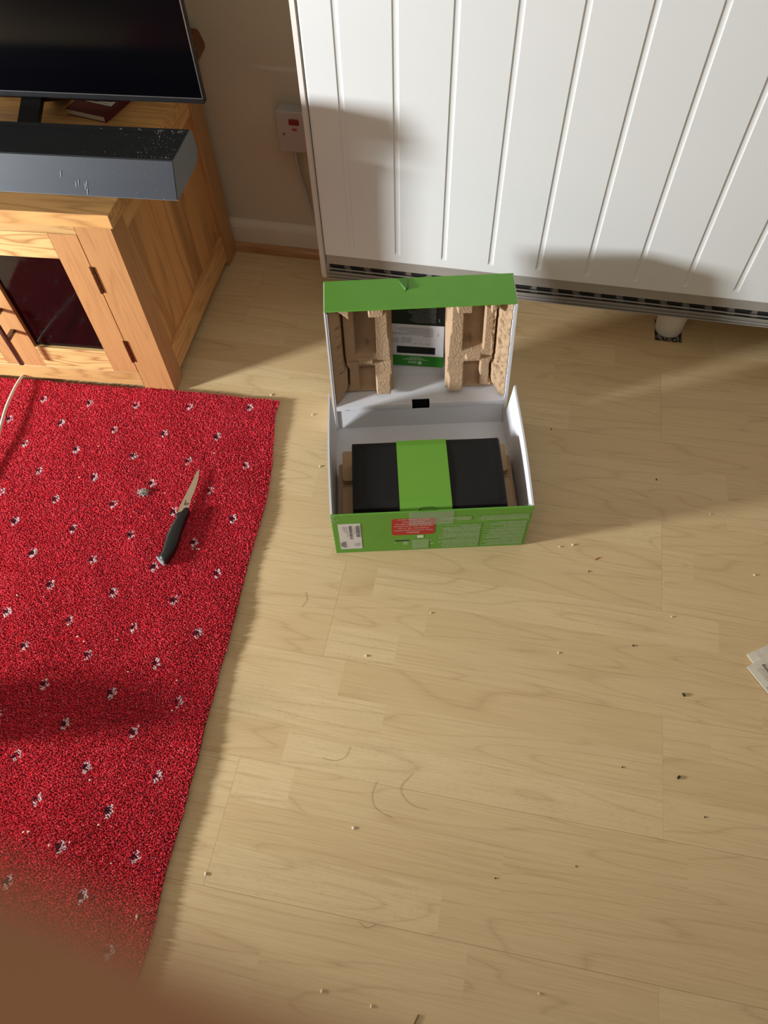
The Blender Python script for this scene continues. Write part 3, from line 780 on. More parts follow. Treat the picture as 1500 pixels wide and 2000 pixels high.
# fluff and crumbs on the rug
bm = bmesh.new()
for i in range(70):
    c = Vector((-0.6589 + random.gauss(0, 0.005), 0.6972 + random.gauss(0, 0.0032), rz(-0.6589, 0.6972) + random.uniform(0, 0.006)))
    d = Vector((random.gauss(0, 1), random.gauss(0, 0.7), random.gauss(0, 0.5))).normalized() * random.uniform(0.003, 0.008)
    tube(bm, bez([c - d, c + Vector((random.gauss(0, .001), random.gauss(0, .001), 0.001)), c + d], 3), random.uniform(0.0003, 0.0007), 4)
tag(fin('lint_tuft', bm, plain('grey_lint', srgb(176, 172, 160), 0.9, var=0.4, scale=500)), 'grey tuft of lint on the rug beside the knife blade', 'lint')
MCR = plain('pale_crumb', srgb(232, 216, 180), 0.7)
MCRD = plain('dark_crumb', srgb(48, 30, 16), 0.7)
def crumb_mesh(seed, s, elong=1.3):
    random.seed(seed); bm = bmesh.new()
    bmesh.ops.create_icosphere(bm, subdivisions=1, radius=s)
    for v in bm.verts: v.co = Vector((v.co.x * elong, v.co.y, v.co.z * 0.7)) * random.uniform(0.75, 1.2) + Vector((0, 0, s * 0.6))
    me = bpy.data.meshes.new('crumb'); bm.to_mesh(me); bm.free(); return me
cm = [crumb_mesh(i, 0.0021) for i in range(4)]; [c.materials.append(MCR) for c in cm]
cs = [crumb_mesh(10 + i, 0.0013, 1.9) for i in range(3)]; [c.materials.append(MCR) for c in cs]
cd = [crumb_mesh(20 + i, 0.0016, 1.5) for i in range(3)]; [c.materials.append(MCRD) for c in cd]
random.seed(3)
def put(name, meshes, pts, label, group, zf=lambda x, y: 0.0, sizes=None):
    for i, (x, y) in enumerate(pts):
        o = bpy.data.objects.new(name, random.choice(meshes)); COL.objects.link(o)
        o.location = (x, y, zf(x, y)); o.rotation_euler.z = random.uniform(0, 6.28)
        s = random.uniform(0.75, 1.15) if sizes is None else sizes[i % len(sizes)]
        o.scale = (s, s, s); tag(o, label[i] if isinstance(label, list) else label, 'crumb', group)
put('crumb', cm, [(0.378, 0.615), (-0.049, 0.545), (-0.149, 0.444), (-0.373, 0.957), (-0.476, 0.996), (-0.324, 0.827), (0.12, 0.871), (0.195, 0.732), (0.183, 0.51), (-0.111, 0.164), (-0.11, -0.053), (-0.038, -0.057), (0.19, 0.002), (0.453, 0.848), (-0.319, 0.059), (0.171, 0.724), (0.528, 0.727)],
    'pale crumb lying on the bare laminate floor', 'pale crumbs on the laminate floor')
put('dark_crumb', cd, [(0.228, 0.681), (0.311, 0.547), (0.396, 0.473), (0.385, 0.334), (0.297, 0.334), (0.232, 0.174), (0.114, 0.135), (0.424, 0.281), (0.135, 1.005), (0.351, 0.913)],
    ['tiny dark speck on the floor right of the orange splinter', 'dark speck on the floor between the box and the envelopes', 'larger dark speck on the floor left of the envelopes', 'largest black speck, on the floor below the envelopes', 'small dark speck just left of the largest black speck',
     'lone small dark speck left of the long board joint, low in the view', 'dark speck beside a smaller grain mark, low in the view', 'small dark speck below the largest black speck', 'tiny dark speck on the floor right of the open lid', 'dark speck on the floor below the heater foot'], 'dark specks on the laminate floor', sizes=(0.8, 1.0, 1.6, 1.7, 0.7, 0.7, 0.8, 0.8, 0.9, 1.0))
put('rug_crumb', cs, [(-0.802, 0.71), (-0.547, 0.816), (-0.615, 0.705), (-0.549, 0.694), (-0.518, 0.591), (-0.511, 0.592), (-0.506, 0.593), (-0.461, 0.338), (-0.55, 0.337), (-0.592, 0.39), (-0.665, 0.383), (-0.759, 0.445), (-0.399, -0.015), (-0.616, 0.061), (-0.608, 0.063), (-0.568, 0.051), (-0.538, 0.061), (-0.504, 0.093), (-0.498, 0.251), (-0.544, 0.154), (-0.794, 0.792), (-0.809, 0.439), (-0.65, 0.376), (-0.464, 0.045), (-0.451, 0.286)],
    'pale crumb caught in the red pile of the rug', 'pale crumbs in the rug pile', zf=lambda x, y: rz(x, y) + 0.0002)
MHAIR = plain('hair_brown', srgb(74, 52, 36), 0.6)
hairs = [([(-0.143, 0.285), (-0.149, 0.266), (-0.166, 0.258), (-0.184, 0.259)], 'curved fine hair on the floor beside the rug edge'),
         ([(-0.090, 0.240), (-0.093, 0.216), (-0.082, 0.198), (-0.055, 0.190)], 'hooked fine hair on the floor in the middle of the boards'),
         ([(0.0, 0.212), (-0.03, 0.215), (-0.05, 0.235), (-0.035, 0.262)], 'looped fine hair on the brightest floor boards'),
         ([(-0.077, 0.040), (-0.064, 0.035), (-0.050, 0.042)], 'short curved hair on the floor near the lower edge'),
         ([(-0.284, 0.515), (-0.279, 0.530), (-0.285, 0.545)], 'short hair on the floor in front of the green box')]
for pts, lb in hairs:
    bm = bmesh.new(); tube(bm, bez([(x, y, 0.0006) for x, y in pts], 8), 0.00013, 5)
    tag(fin('hair_strand', bm, MHAIR), lb, 'hair')
bm = bmesh.new(); prism(bm, [Vector((0.2371, 0.7068, 0.0002)), Vector((0.2420, 0.7098, 0.0002)), Vector((0.2475, 0.7150, 0.0002)), Vector((0.2415, 0.7120, 0.0002))], 0.0012)
tag(fin('wood_splinter', bm, plain('orange_splinter', srgb(176, 96, 40), 0.6)), 'tiny orange splinter on the floor beyond the box corner', 'splinter')
bm = bmesh.new(); prism(bm, [Vector((0.0295, -0.054, 0.0002)), Vector((0.0275, -0.0545, 0.0002)), Vector((0.0215, -0.072, 0.0002)), Vector((0.0240, -0.071, 0.0002))], 0.002)
tag(fin('wood_chip', bm, plain('brown_chip', srgb(110, 84, 50), 0.7)), 'thin brown wood chip on the floor at the near edge', 'splinter')
bm = bmesh.new(); prism(bm, [Vector((x, y, rz(-0.41, 0.0) )) for x, y in ((-0.399, -0.010), (-0.397, -0.015), (-0.3985, -0.0215), (-0.4005, -0.016))], 0.0012)
tag(fin('seed', bm, plain('tan_seed', srgb(176, 140, 96), 0.7)), 'tan seed lying near the rug edge at the bottom', 'seed')

# white cable from beneath the cabinet over the rug
bm = bmesh.new()
tube(bm, bez([(-1.000, 1.10, 0.006), (-1.034, 0.985, 0.0085), (-1.0335, 0.950, 0.0165), (-1.0330, 0.930, 0.0215), (-1.0310, 0.895, 0.0235), (-1.0235, 0.840, 0.024), (-1.0080, 0.775, 0.022), (-0.9930, 0.715, 0.0165), (-0.975, 0.62, 0.0135), (-0.99, 0.52, 0.0135)], 10), 0.0034, 12)
tag(fin('power_cable', bm, plain('white_cable', srgb(222, 214, 200), 0.4), smooth=True), 'white cable running from beneath the cabinet across the rug', 'cable')
# ------------------------------------------------------------------ box
BA = Vector((-0.2465, 0.6356, 0)); BYAW = math.radians(13.069)
BD = Vector((math.cos(BYAW), math.sin(BYAW), 0)); BN = Vector((-math.sin(BYAW), math.cos(BYAW), 0)); BZ = Vector((0, 0, 1))
BWD = 0.3594
def B(x, n, z): return BA + BD * x + BN * n + BZ * z
def card(name, col_in):
    return plain(name, col_in, 0.55, var=0.02, scale=25, bump=0.04, bscale=300)
MWHITE = card('white_card', srgb(222, 220, 222))
MGREEN = M('green_print')
_n = MGREEN.noise(MGREEN.pos(), 30, 3)
MGREEN.set(MGREEN.mix(_n, srgb(92, 150, 48), srgb(102, 160, 56)), 0.42, spec=0.4); MGREEN = MGREEN.m
MDGREEN = plain('dark_green_print', srgb(66, 112, 30), 0.45, var=0.05)
MBLK = plain('notch_black', srgb(18, 17, 16), 0.6)
box_root = empty('console_box', B(BWD / 2, 0.15, 0), 'open green and white games console carton standing on the laminate floor', 'box')
T = 0.0035
# tray walls: outside green, inside white
def wallpiece(name, outer, inner, mats):
    """closed slab between two outlines of the same count; outside face gets material 0, the rest 1"""
    bm = bmesh.new()
    a = [bm.verts.new(p) for p in outer]; b = [bm.verts.new(p) for p in inner]
    bm.faces.new(a).material_index = 0; bm.faces.new(b[::-1]).material_index = 1
    n = len(a)
    for i in range(n): bm.faces.new((a[i], b[i], b[(i + 1) % n], a[(i + 1) % n])).material_index = 1
    return fin(name, bm, mats, box_root)
FZ = 0.137
bm = bmesh.new(); box(bm, 0, BWD, 0, T, 0.0, FZ, f=B, bev=0.0009, seg=2)
for f in bm.faces:
    c = f.calc_center_median() - BA
    f.material_index = 0 if c.dot(BN) < T * 0.9 else 1
fw = fin('front_wall', bm, [MGREEN, MWHITE], box_root)
fin('tray_floor', bx(0.001, BWD - 0.001, T, 0.330, 0.0004, 0.003, f=B), MWHITE, box_root)
MSIDE = plain('grey_print', srgb(96, 98, 92), 0.5)
def sidewall(sgn):
    bm = bmesh.new(); N = 14
    rows = []
    for i in range(N + 1):
        t = i / N; n = 0.002 + t * 0.279
        bul = 0.0035 * math.sin(math.pi * min(1, t * 1.05)) + 0.0045 * t * t
        ztop = FZ - 0.0005
        xo = (BWD if sgn > 0 else 0.0)
        r = []
        for zz, k in ((0.0, 0.0), (FZ * 0.5, 0.45), (ztop, 1.0)):
            r.append((xo + sgn * bul * k, n if zz > 0.01 or t < 0.5 else n, zz))
        rows.append(r)
    # rear edge runs down and back to the lid hinge
    rows[-1] = [(rows[-1][0][0], 0.296, 0.0), (rows[-1][1][0], 0.289, FZ * 0.5), rows[-1][2]]
    O = [[bm.verts.new(B(*p)) for p in r] for r in rows]
    I = [[bm.verts.new(B(p[0] - sgn * T, p[1], p[2])) for p in r] for r in rows]
    for i in range(N):
        for j in range(2):
            bm.faces.new((O[i][j], O[i + 1][j], O[i + 1][j + 1], O[i][j + 1])).material_index = 0
            bm.faces.new((I[i][j], I[i][j + 1], I[i + 1][j + 1], I[i + 1][j])).material_index = 1
        bm.faces.new((O[i][2], O[i + 1][2], I[i + 1][2], I[i][2])).material_index = 1
        bm.faces.new((O[i][0], I[i][0], I[i + 1][0], O[i + 1][0])).material_index = 1
    for r in (0, N):
        for j in range(2): bm.faces.new((O[r][j], O[r][j + 1], I[r][j + 1], I[r][j])).material_index = 1
    return fin('side_wall', bm, [MSIDE, MWHITE], box_root)
sidewall(1); sidewall(-1)
# lid, standing on its hinge behind the tray
LE = (BN * 0.0575 + BZ * 0.278).normalized(); LF = (BN * 0.0725 + BZ * 0.007).normalized()
LP0 = B(0, 0.295, 0.0008)
LH, LT = 0.284, 0.073
def LID(x, s, t): return LP0 + BD * x + LE * s + LF * t
def lb(x0, x1, s0, s1, t0, t1, **k):
    return bx(x0, x1, s0, s1, t0, t1, f=LID, **k)
def lidpart(name, bm, mats, green=None):
    if green is not None:
        for f in bm.faces:
            c = f.calc_center_median(); f.material_index = 0 if green(c) else 1
    return fin(name, bm, mats, box_root)
TH = 0.0052
def dn(c): return (c - LP0)
# white-lined side walls, the black crack between liner and print
for x0, x1, nm in ((0.0, 0.0030, 'outer'), (BWD - 0.0030, BWD, 'outer')):
    lidpart('lid_side_wall', lb(x0, x1, 0.0, LH, 0.0, LT), [MWHITE])
for x0, x1 in ((0.0034, 0.0062), (BWD - 0.0062, BWD - 0.0034)):
    lidpart('lid_side_liner', lb(x0, x1, 0.0, LH - 0.004, 0.0008, LT), [MWHITE])
bm = lb(0.0014, BWD - 0.0014, LH - 0.0005, LH + 0.0022, 0.0, LT + 0.001, bev=0.0006)
lidpart('lid_front_wall', bm, [MGREEN, MWHITE], lambda c: dn(c).dot(LE) > LH * 0.995 + 0.0002 + 0.0)
bm = lb(0.0, BWD, 0.0, LH, LT, LT + 0.003)
lidpart('lid_panel', bm, [MGREEN, MWHITE], lambda c: dn(c).dot(BN) > LT + 0.0575)
# green strip is the outside of the lid's front wall; a torn flap of print on it
bm = bmesh.new()
Q = LH + 0.0026
a_, b_, c_, d_ = LID(0.139, Q, 0.073), LID(0.160, Q + 0.001, 0.0725), LID(0.1545, Q + 0.0045, 0.040), LID(0.152, Q, 0.042)
v = [bm.verts.new(p) for p in (a_, b_, c_, d_)]
bm.faces.new((v[0], v[1], v[2])); bm.faces.new((v[0], v[2], v[3]))
e_ = [bm.verts.new(p) for p in (LID(0.160, Q + 0.001, 0.0725), LID(0.1605, Q - 0.0003, 0.050), LID(0.1545, Q + 0.0045, 0.040))]
bm.faces.new(e_)
fin('torn_flap', bm, plain('torn_green', srgb(70, 118, 34), 0.6), box_root)
# compartment at the foot of the lid with its notched flap
NX0, NX1 = 0.163, 0.199
SS, SF = 0.0605, 0.0535
parts = bmesh.new()
box(parts, 0.0068, NX0, 0.001, SF, 0.004, 0.0055, f=LID); box(parts, NX1, BWD - 0.0068, 0.001, SF, 0.004, 0.0055, f=LID)
box(parts, NX0, NX1, 0.001, 0.0455, 0.004, 0.0055, f=LID)
fin('compartment_front', parts, MWHITE, box_root)
parts = bmesh.new()
box(parts, 0.0066, NX0, SF, SS + 0.0012, 0.0008, 0.0026, f=LID); box(parts, NX1, BWD - 0.0066, SF, SS + 0.0012, 0.0008, 0.0026, f=LID)
box(parts, 0.0066, 0.024, SF - 0.002, SF, 0.0008, 0.0026, f=LID); box(parts, BWD - 0.024, BWD - 0.0066, SF - 0.002, SF, 0.0008, 0.0026, f=LID)
fin('compartment_lip', parts, MWHITE, box_root)
parts = bmesh.new()
box(parts, 0.0066, NX0, SS, SS + 0.0012, 0.0026, LT, f=LID); box(parts, NX1, BWD - 0.0066, SS, SS + 0.0012, 0.0026, LT, f=LID)
box(parts, NX0, NX1, SS, SS + 0.0012, 0.0135, LT, f=LID)
fin('compartment_top', parts, MWHITE, box_root)
fin('dark_notch_block', lb(0.12, 0.24, 0.002, 0.058, 0.022, 0.03), MBLK, box_root)  # added black block that paints the shade inside the notch

# front wall print
def F(x, z, o=0.0): return BA + BD * x + BZ * z - BN * (0.0004 + o)
def quad(bm, x0, x1, z0, z1, o=0.0, mi=0): poly(bm, [F(x0, z0, o), F(x1, z0, o), F(x1, z1, o), F(x0, z1, o)], mi)
def thinbox(x0, x1, z0, z1, o, th): 
    bm = bmesh.new(); box(bm, x0, x1, 0, th, z0, z1, f=lambda x, n, z: BA + BD * x + BZ * z - BN * (0.0001 + o + n)); return bm
MLAB = plain('label_white', srgb(214, 208, 204), 0.4)
MINK = plain('black_ink', srgb(44, 40, 40), 0.6)
MINKG = plain('grey_ink', srgb(120, 112, 110), 0.6)
lab = fin('address_label', thinbox(0.0107, 0.0513, 0.0156, 0.1068, 0.0, 0.0003), MLAB, box_root)
bm = bmesh.new()
def barcode(x0, x1, z0, z1):
    z = z0
    while z < z1:
        h = random.choice((0.0005, 0.0009, 0.0014)); quad(bm, x0, x1, z, min(z + h, z1), 0.0004); z += h + random.choice((0.0006, 0.0009))
barcode(0.0300, 0.0352, 0.053, 0.1005); barcode(0.0425, 0.0495, 0.060, 0.1005)
barcode(0.0150, 0.0220, 0.0222, 0.0440)
quad(bm, 0.0125, 0.0140, 0.026, 0.040, 0.0004)
fin('barcode', bm, MINK, lab)
bm = bmesh.new()
Rr, Uu = BZ, -BD
for x, z, L_, s in ((0.0395, 0.070, 0.026, 0.002), (0.0255, 0.0620, 0.036, 0.002), (0.0215, 0.0780, 0.022, 0.002), (0.0190, 0.0860, 0.013, 0.002), (0.0460, 0.0270, 0.012, 0.002), (0.0430, 0.0240, 0.014, 0.002), (0.0400, 0.0250, 0.013, 0.002), (0.0370, 0.0255, 0.010, 0.002)):
    q_ = z
    while q_ < z + L_: 
        h = random.uniform(0.0008, 0.0022); quad(bm, x, x + 0.0010, q_, min(q_ + h, z + L_), 0.0004); q_ += h + 0.0006
fin('printed_line', bm, MINKG, lab)
# red warning sticker, printed upside down
def rrect(x0, x1, z0, z1, r, n=5):
    out = []
    for cx, cz, a0 in ((x1 - r, z1 - r, 0), (x0 + r, z1 - r, 90), (x0 + r, z0 + r, 180), (x1 - r, z0 + r, 270)):
        for k in range(n + 1):
            a = math.radians(a0 + 90 * k / n); out.append((cx + r * math.cos(a), cz + r * math.sin(a)))
    return out
RX0, RX1, RZ0, RZ1 = 0.1075, 0.1862, 0.0590, 0.1165
bm = bmesh.new(); prism(bm, [F(x, z, -0.0003) for x, z in rrect(RX0, RX1, RZ0, RZ1, 0.006)], 0.0003, up=-BN)
red = fin('warning_sticker', bm, plain('red_print', srgb(176, 26, 28), 0.4, var=0.05), box_root)
bm = bmesh.new()
lines = ['Attention', 'Chez certaines personnes,', "l'utilisation de ce jeu", 'nécessite des précautions', "d'emploi particulières", 'mentionnées', 'dans la notice jointe']
zz = RZ0 + 0.0110
cxr = (RX0 + RX1) / 2
for i, s in enumerate(lines):
    wd = {0: 0.024, 1: 0.071, 2: 0.056, 3: 0.071, 4: 0.064, 5: 0.040, 6: 0.058}[i]
    text(bm, s, F(cxr, zz, 0.0004), -BD, -BZ, 0.0070, 'C', width=wd, bold=0.02 if i == 0 else 0.0); zz += 0.0076
fin('warning_text', bm, plain('pale_red_print', srgb(228, 190, 180), 0.5), red)
# small symbols and the black line block
bm = bmesh.new()
for x, z, s, sz, wd in ((0.1375, 0.0300, 'UK', 0.0065, None), (0.1375, 0.0235, 'CA', 0.0065, None), (0.1860, 0.0215, 'CE', 0.0052, None), (0.1160, 0.0285, 'X', 0.0050, None), (0.1815, 0.0335, 'X', 0.0050, None)):
    text(bm, s, F(x, z + 0.004, 0.0001), -BD, -BZ, sz, 'L', bold=0.02)
quad(bm, 0.1545, 0.1660, 0.0465, 0.0560, 0.0001)
for k in range(12): pass
fin('certification_mark', bm, plain('white_print', srgb(214, 226, 200), 0.5), box_root)
fin('black_strip_print', thinbox(0.1126, 0.1394, 0.0355, 0.0400, 0.0, 0.0002), MINK, box_root)
def microprint(name, dens, sx, sz, colr):
    m = M(name)
    p = m.n('ShaderNodeNewGeometry').outputs['Position']
    d = m.n('ShaderNodeVectorMath', operation='DOT_PRODUCT'); m.l(p, d.inputs[0]); d.inputs[1].default_value = tuple(BD)
    z = m.sep(p)[2]
    ln_ = m.math('FLOOR', m.math('MULTIPLY', z, sz))
    fr = m.math('FRACT', m.math('MULTIPLY', z, sz))
    ink = m.noise(m.xyz(m.math('MULTIPLY', d.outputs['Value'], sx), m.math('MULTIPLY', ln_, 7.3), 0.0), 1.0, 2, 0.8)
    k = m.math('MULTIPLY', m.math('GREATER_THAN', ink, 0.42), m.math('LESS_THAN', fr, 0.62))
    m.set(m.mix(m.math('MULTIPLY', k, dens), srgb(84, 136, 38), colr), 0.45)
    return m.m
MICRO = microprint('small_print_green', 0.9, 900, 480, srgb(168, 192, 146))
bm = bmesh.new()
def ragged(x0, x1, z0, z1, n, mi=0):
    h = (z1 - z0) / n
    for k in range(n):
        xl = x0 + (random.uniform(0, 0.010) if random.random() < 0.7 else random.uniform(0.01, 0.05) if random.random() < .3 else 0)
        quad(bm, xl, x1, z0 + k * h, z0 + (k + 0.86) * h, 0.0001)
ragged(0.1940, 0.2705, 0.0060, 0.0900, 22)
ragged(0.2775, 0.3535, 0.0070, 0.0930, 24)
ragged(0.1965, 0.2510, 0.1040, 0.1170, 3); ragged(0.2600, 0.3550, 0.1000, 0.1175, 4)
quad(bm, 0.1452, 0.1765, 0.0060, 0.0405, 0.0001)
fin('small_print', bm, MICRO, box_root)
# tape over the opening flap and the hanging tab
m = M('clear_tape'); m.set(srgb(205, 205, 190), 0.18, spec=0.6); m.b.inputs['Alpha'].default_value = 0.17
tp = bmesh.new()
box(tp, 0.1390, 0.2185, 0, 0.0002, 0.0935, FZ + 0.0003, f=lambda x, n, z: BA + BD * x + BZ * z - BN * (0.0007 + n))
fin('clear_tape', tp, m.m, box_root)
bm = bmesh.new()
pts = [B(0.1530, 0.0042, FZ - 0.001), B(0.1570, 0.0045, FZ + 0.0060), B(0.1660, 0.0048, FZ + 0.0080), B(0.1800, 0.0048, FZ + 0.0078), B(0.1890, 0.0045, FZ + 0.0045), B(0.1930, 0.0042, FZ - 0.001)]
tube(bm, pts, 0.0005, 5); poly(bm, [p + BN * 0.0003 for p in pts])
fin('tuck_tab', bm, [MDGREEN], box_root)
# scuffed corner
bm = bmesh.new()
for i in range(34):
    x = abs(random.gauss(0, 0.006)); z = FZ - abs(random.gauss(0, 0.016))
    P = F(x, z, 0.0002); d = (BD * random.gauss(0, 1) + BZ * random.gauss(0, 1.6)).normalized() * random.uniform(0.001, 0.004)
    nrm = d.cross(BN).normalized() * 0.0004
    poly(bm, [P - d, P - nrm, P + d, P + nrm])
for z in (0.060, 0.045, 0.030):
    P = F(0.0004, z, 0.0003); poly(bm, [P, P + BD * 0.002, P + BZ * 0.003])
fin('scuff', bm, plain('bare_card', srgb(206, 214, 190), 0.8), box_root, kind='stuff')

# ------------------------------------------------------------------ moulded pulp
MPULP = plain('moulded_pulp', srgb(184, 152, 118), 0.9, var=0.16, scale=260, bump=0.55, bscale=420)
def smooth2(a, k):
    for _ in range(k):
        p = np.pad(a, 1, mode='edge')
        a = (p[1:-1, 1:-1] * 4 + p[:-2, 1:-1] + p[2:, 1:-1] + p[1:-1, :-2] + p[1:-1, 2:]) / 8
    return a
def pulp_field(seed, lit=True):
    """depth t (0 = lid opening, 0.07 = lid panel) on a grid of u (outer side wall to middle, 0..0.120) and s (0.0625..0.281)"""
    r = np.random.default_rng(seed)
    du = 0.0009
    u = np.arange(0, 0.1201, du); s = np.arange(0.0655, 0.2815, du)
    Ug, Sg = np.meshgrid(u, s)
    T_ = np.full(Ug.shape, 0.033)
    R = lambda a, b, c, d: (Ug >= a) & (Ug <= b) & (Sg >= c) & (Sg <= d)
    # main plate with deep pocket
    T_[R(0.046, 0.086, 0.158, 0.262)] = 0.060
    T_[R(0.066, 0.068, 0.158, 0.172)] = 0.046
    # lower step and its recesses
    T_[R(0.026, 0.120, 0.0, 0.140)] = 0.026 + 0.0 * 0
    low = R(0.026, 0.120, 0.0, 0.140)
    T_[low] = (0.030 + (0.140 - Sg) * 0.03)[low]
    T_[R(0.050, 0.080, 0.140, 0.147)] = 0.026
    T_[R(0.050, 0.082, 0.0, 0.132)] = 0.050
    T_[R(0.050, 0.082, 0.0, 0.112)] = 0.046
    T_[R(0.084, 0.114, 0.071, 0.108)] = 0.018
    T_[R(0.018, 0.118, 0.0, 0.0705)] = 0.036
    T_[R(0.030, 0.120, 0.1395, 0.1408) & ~R(0.050, 0.080, 0, 1)] = 0.044
    # outer flange on the lid side, sloping forward
    wd = np.interp(Sg, [0.06, 0.066, 0.085, 0.125, 0.135, 0.16, 0.235, 0.262, 0.284], [0.004, 0.010, 0.026, 0.0275, 0.022, 0.021, 0.021, 0.020, 0.004])
    fl = Ug < wd
    T_[fl] = (0.006 + Ug * 0.75)[fl]
    for c, h, a in ((0.232, 0.006, 0.008), (0.213, 0.004, 0.003), (0.190, 0.010, 0.009), (0.168, 0.006, 0.003), (0.150, 0.005, 0.004), (0.128, 0.006, 0.008)):
        b = fl & (abs(Sg - c) < h / 2) & (Ug > 0.010)
        T_[b] += a
    gap = (Ug >= wd) & (Ug < wd + 0.0028) & (Sg < 0.262)
    T_[gap] = 0.062
    # top bumps: a gusset and a square block
    T_[(Sg > 0.283 - (Ug - 0.012) * 0.9) & (Ug > 0.012) & (Ug < 0.040)] = 0.006
    T_[R(0.074, 0.104, 0.262, 0.30)] = 0.006
    T_[R(0.0, 0.120, 0.2775, 0.30)] = np.minimum(T_, 0.010)[R(0.0, 0.120, 0.2775, 0.30)]
    # inner side falls back towards the panel
    inn = np.interp(Sg, [0.06, 0.14, 0.145, 0.19, 0.20, 0.285], [0.1185, 0.1165, 0.1150, 0.1135, 0.1105, 0.1105])
    b = Ug > inn
    T_[b] = (T_ + (Ug - inn) * 5.5)[b]
    T_ = smooth2(T_, 3)
    if seed > 5:
        # crumpled flange of the second insert
        n1 = r.normal(0, 1, Ug.shape); n1 = smooth2(n1, 26); n1 /= n1.std()
        T_ = T_ + np.where(Ug < 0.030, n1 * 0.0012, 0)
        for c0, c1 in ((0.022, 0.236), (0.020, 0.185), (0.020, 0.142)):
            T_ = T_ - 0.005 * np.exp(-(((Ug - c0) / 0.003) ** 2 + ((Sg - c1) / 0.004) ** 2))
    n2 = smooth2(r.normal(0, 1, Ug.shape), 2); T_ = T_ + n2 / n2.std() * 0.00018
    return u, s, np.clip(T_, 0.003, 0.0645)
def pulp_insert(seed, xf, label):
    u, s, T_ = pulp_field(seed)
    nU, nS = len(u), len(s)
    vs = []
    for j in range(nS):
        for i in range(nU): vs.append(LID(xf(u[i]), s[j], float(T_[j, i])))
    idx = np.arange(nU * nS).reshape(nS, nU)
    fq = np.stack([idx[:-1, :-1], idx[:-1, 1:], idx[1:, 1:], idx[1:, :-1]], -1).reshape(-1, 4)
    me = mesh_np('pulp_insert', np.array([tuple(v) for v in vs]), fq if xf(1) > xf(0) else fq[:, ::-1], MPULP)
    o = bpy.data.objects.new('pulp_insert', me); COL.objects.link(o)
    sd = o.modifiers.new('thick', 'SOLIDIFY'); sd.thickness = 0.0012; sd.offset = -1
    tag(o, label, 'packaging'); return o
pulp_insert(3, lambda u: 0.0072 + u, 'brown moulded pulp insert in the shaded half of the box lid')
pulp_insert(9, lambda u: BWD - 0.0072 - u, 'brown moulded pulp insert in the sunlit half of the box lid, beside the leaflet')
# pulp cradle under the console
cr = empty('pulp_cradle', B(0.18, 0.1, 0.003), 'brown moulded pulp cradle holding the wrapped console in the tray', 'packaging')
def rb(name, x0, x1, n0, n1, z0, z1, r=0.006):
    bm = bmesh.new(); pts = []
    for cx, cy, a0 in ((x1 - r, n1 - r, 0), (x0 + r, n1 - r, 90), (x0 + r, n0 + r, 180), (x1 - r, n0 + r, 270)):
        for k in range(5):
            a = math.radians(a0 + 90 * k / 4); pts.append(B(cx + r * math.cos(a), cy + r * math.sin(a), z0))
    prism(bm, pts, z1 - z0); return fin(name, bm, MPULP, cr)
rb('flange', 0.0085, 0.060, 0.010, 0.182, 0.0032, 0.036)
rb('ledge', 0.0170, 0.060, 0.132, 0.203, 0.036, 0.0505)
rb('ledge', 0.0170, 0.060, 0.012, 0.116, 0.036, 0.0505)
rb('flange', 0.300, 0.3510, 0.010, 0.187, 0.0032, 0.036)
rb('ledge', 0.300, 0.3415, 0.140, 0.206, 0.036, 0.0505)
rb('ledge', 0.300, 0.3435, 0.012, 0.122, 0.036, 0.0505)

# ------------------------------------------------------------------ wrapped console
cons = empty('wrapped_console', B(0.177, 0.1, 0.0505), 'console wrapped in black textured paper with green band, lying in the tray', 'console')
m = M('black_wrap'); dd2 = m.n('ShaderNodeVectorMath', operation='DOT_PRODUCT'); m.l(m.pos(), dd2.inputs[0]); dd2.inputs[1].default_value = tuple(BD)
dn2 = m.n('ShaderNodeVectorMath', operation='DOT_PRODUCT'); m.l(m.pos(), dn2.inputs[0]); dn2.inputs[1].default_value = tuple(BN)
cre = m.noise(m.xyz(m.math('MULTIPLY', dd2.outputs['Value'], 500.0), m.math('MULTIPLY', dn2.outputs['Value'], 90.0), 0.0), 1.0, 3)
big = m.noise(m.pos(), 22, 2)
m.set(m.mix(cre, srgb(12, 11, 10), srgb(23, 21, 19)), 0.62, spec=0.3)
m.bump(m.math('ADD', m.math('MULTIPLY', cre, 0.5), m.math('MULTIPLY', big, 2.0)), 0.35, 0.0012)
MWRAP = m.m
CX0, CX1, CN0, CN1, CZ = 0.0407, 0.3165, 0.0215, 0.1697, 0.120
def console_pt(u, v, z):
    """top outline, a little trapezoid as wrapped"""
    x = CX0 + (CX1 - CX0) * u + (0.0 if u < 0.5 else -0.002 * (1 - v))
    n = CN0 + (CN1 - CN0) * v + (0.0025 if u < 0.5 else 0) * (1 - v) 
    return B(x, n, z)
bm = bmesh.new(); NU, NV = 24, 12
Gd = []
for j in range(NV + 1):
    row = []
    for i in range(NU + 1):
        u, v = i / NU, j / NV
        e = min(u, 1 - u, v * 0.6, (1 - v) * 0.6)
        z = CZ - 0.0022 * math.exp(-e / 0.012) + 0.0008 * math.sin(u * 9) * math.sin(v * 5)
        row.append(bm.verts.new(console_pt(u, v, z)))
    Gd.append(row)
for j in range(NV):
    for i in range(NU): bm.faces.new((Gd[j][i], Gd[j][i + 1], Gd[j + 1][i + 1], Gd[j + 1][i]))
per = [(i / NU, 0.0) for i in range(NU)] + [(1.0, j / NV) for j in range(NV)] + [(1 - i / NU, 1.0) for i in range(NU)] + [(0.0, 1 - j / NV) for j in range(NV)]
pv = Gd[0][:-1] + [Gd[j][-1] for j in range(NV)] + [Gd[-1][NU - i] for i in range(NU)] + [Gd[NV - j][0] for j in range(NV)]
prev = pv
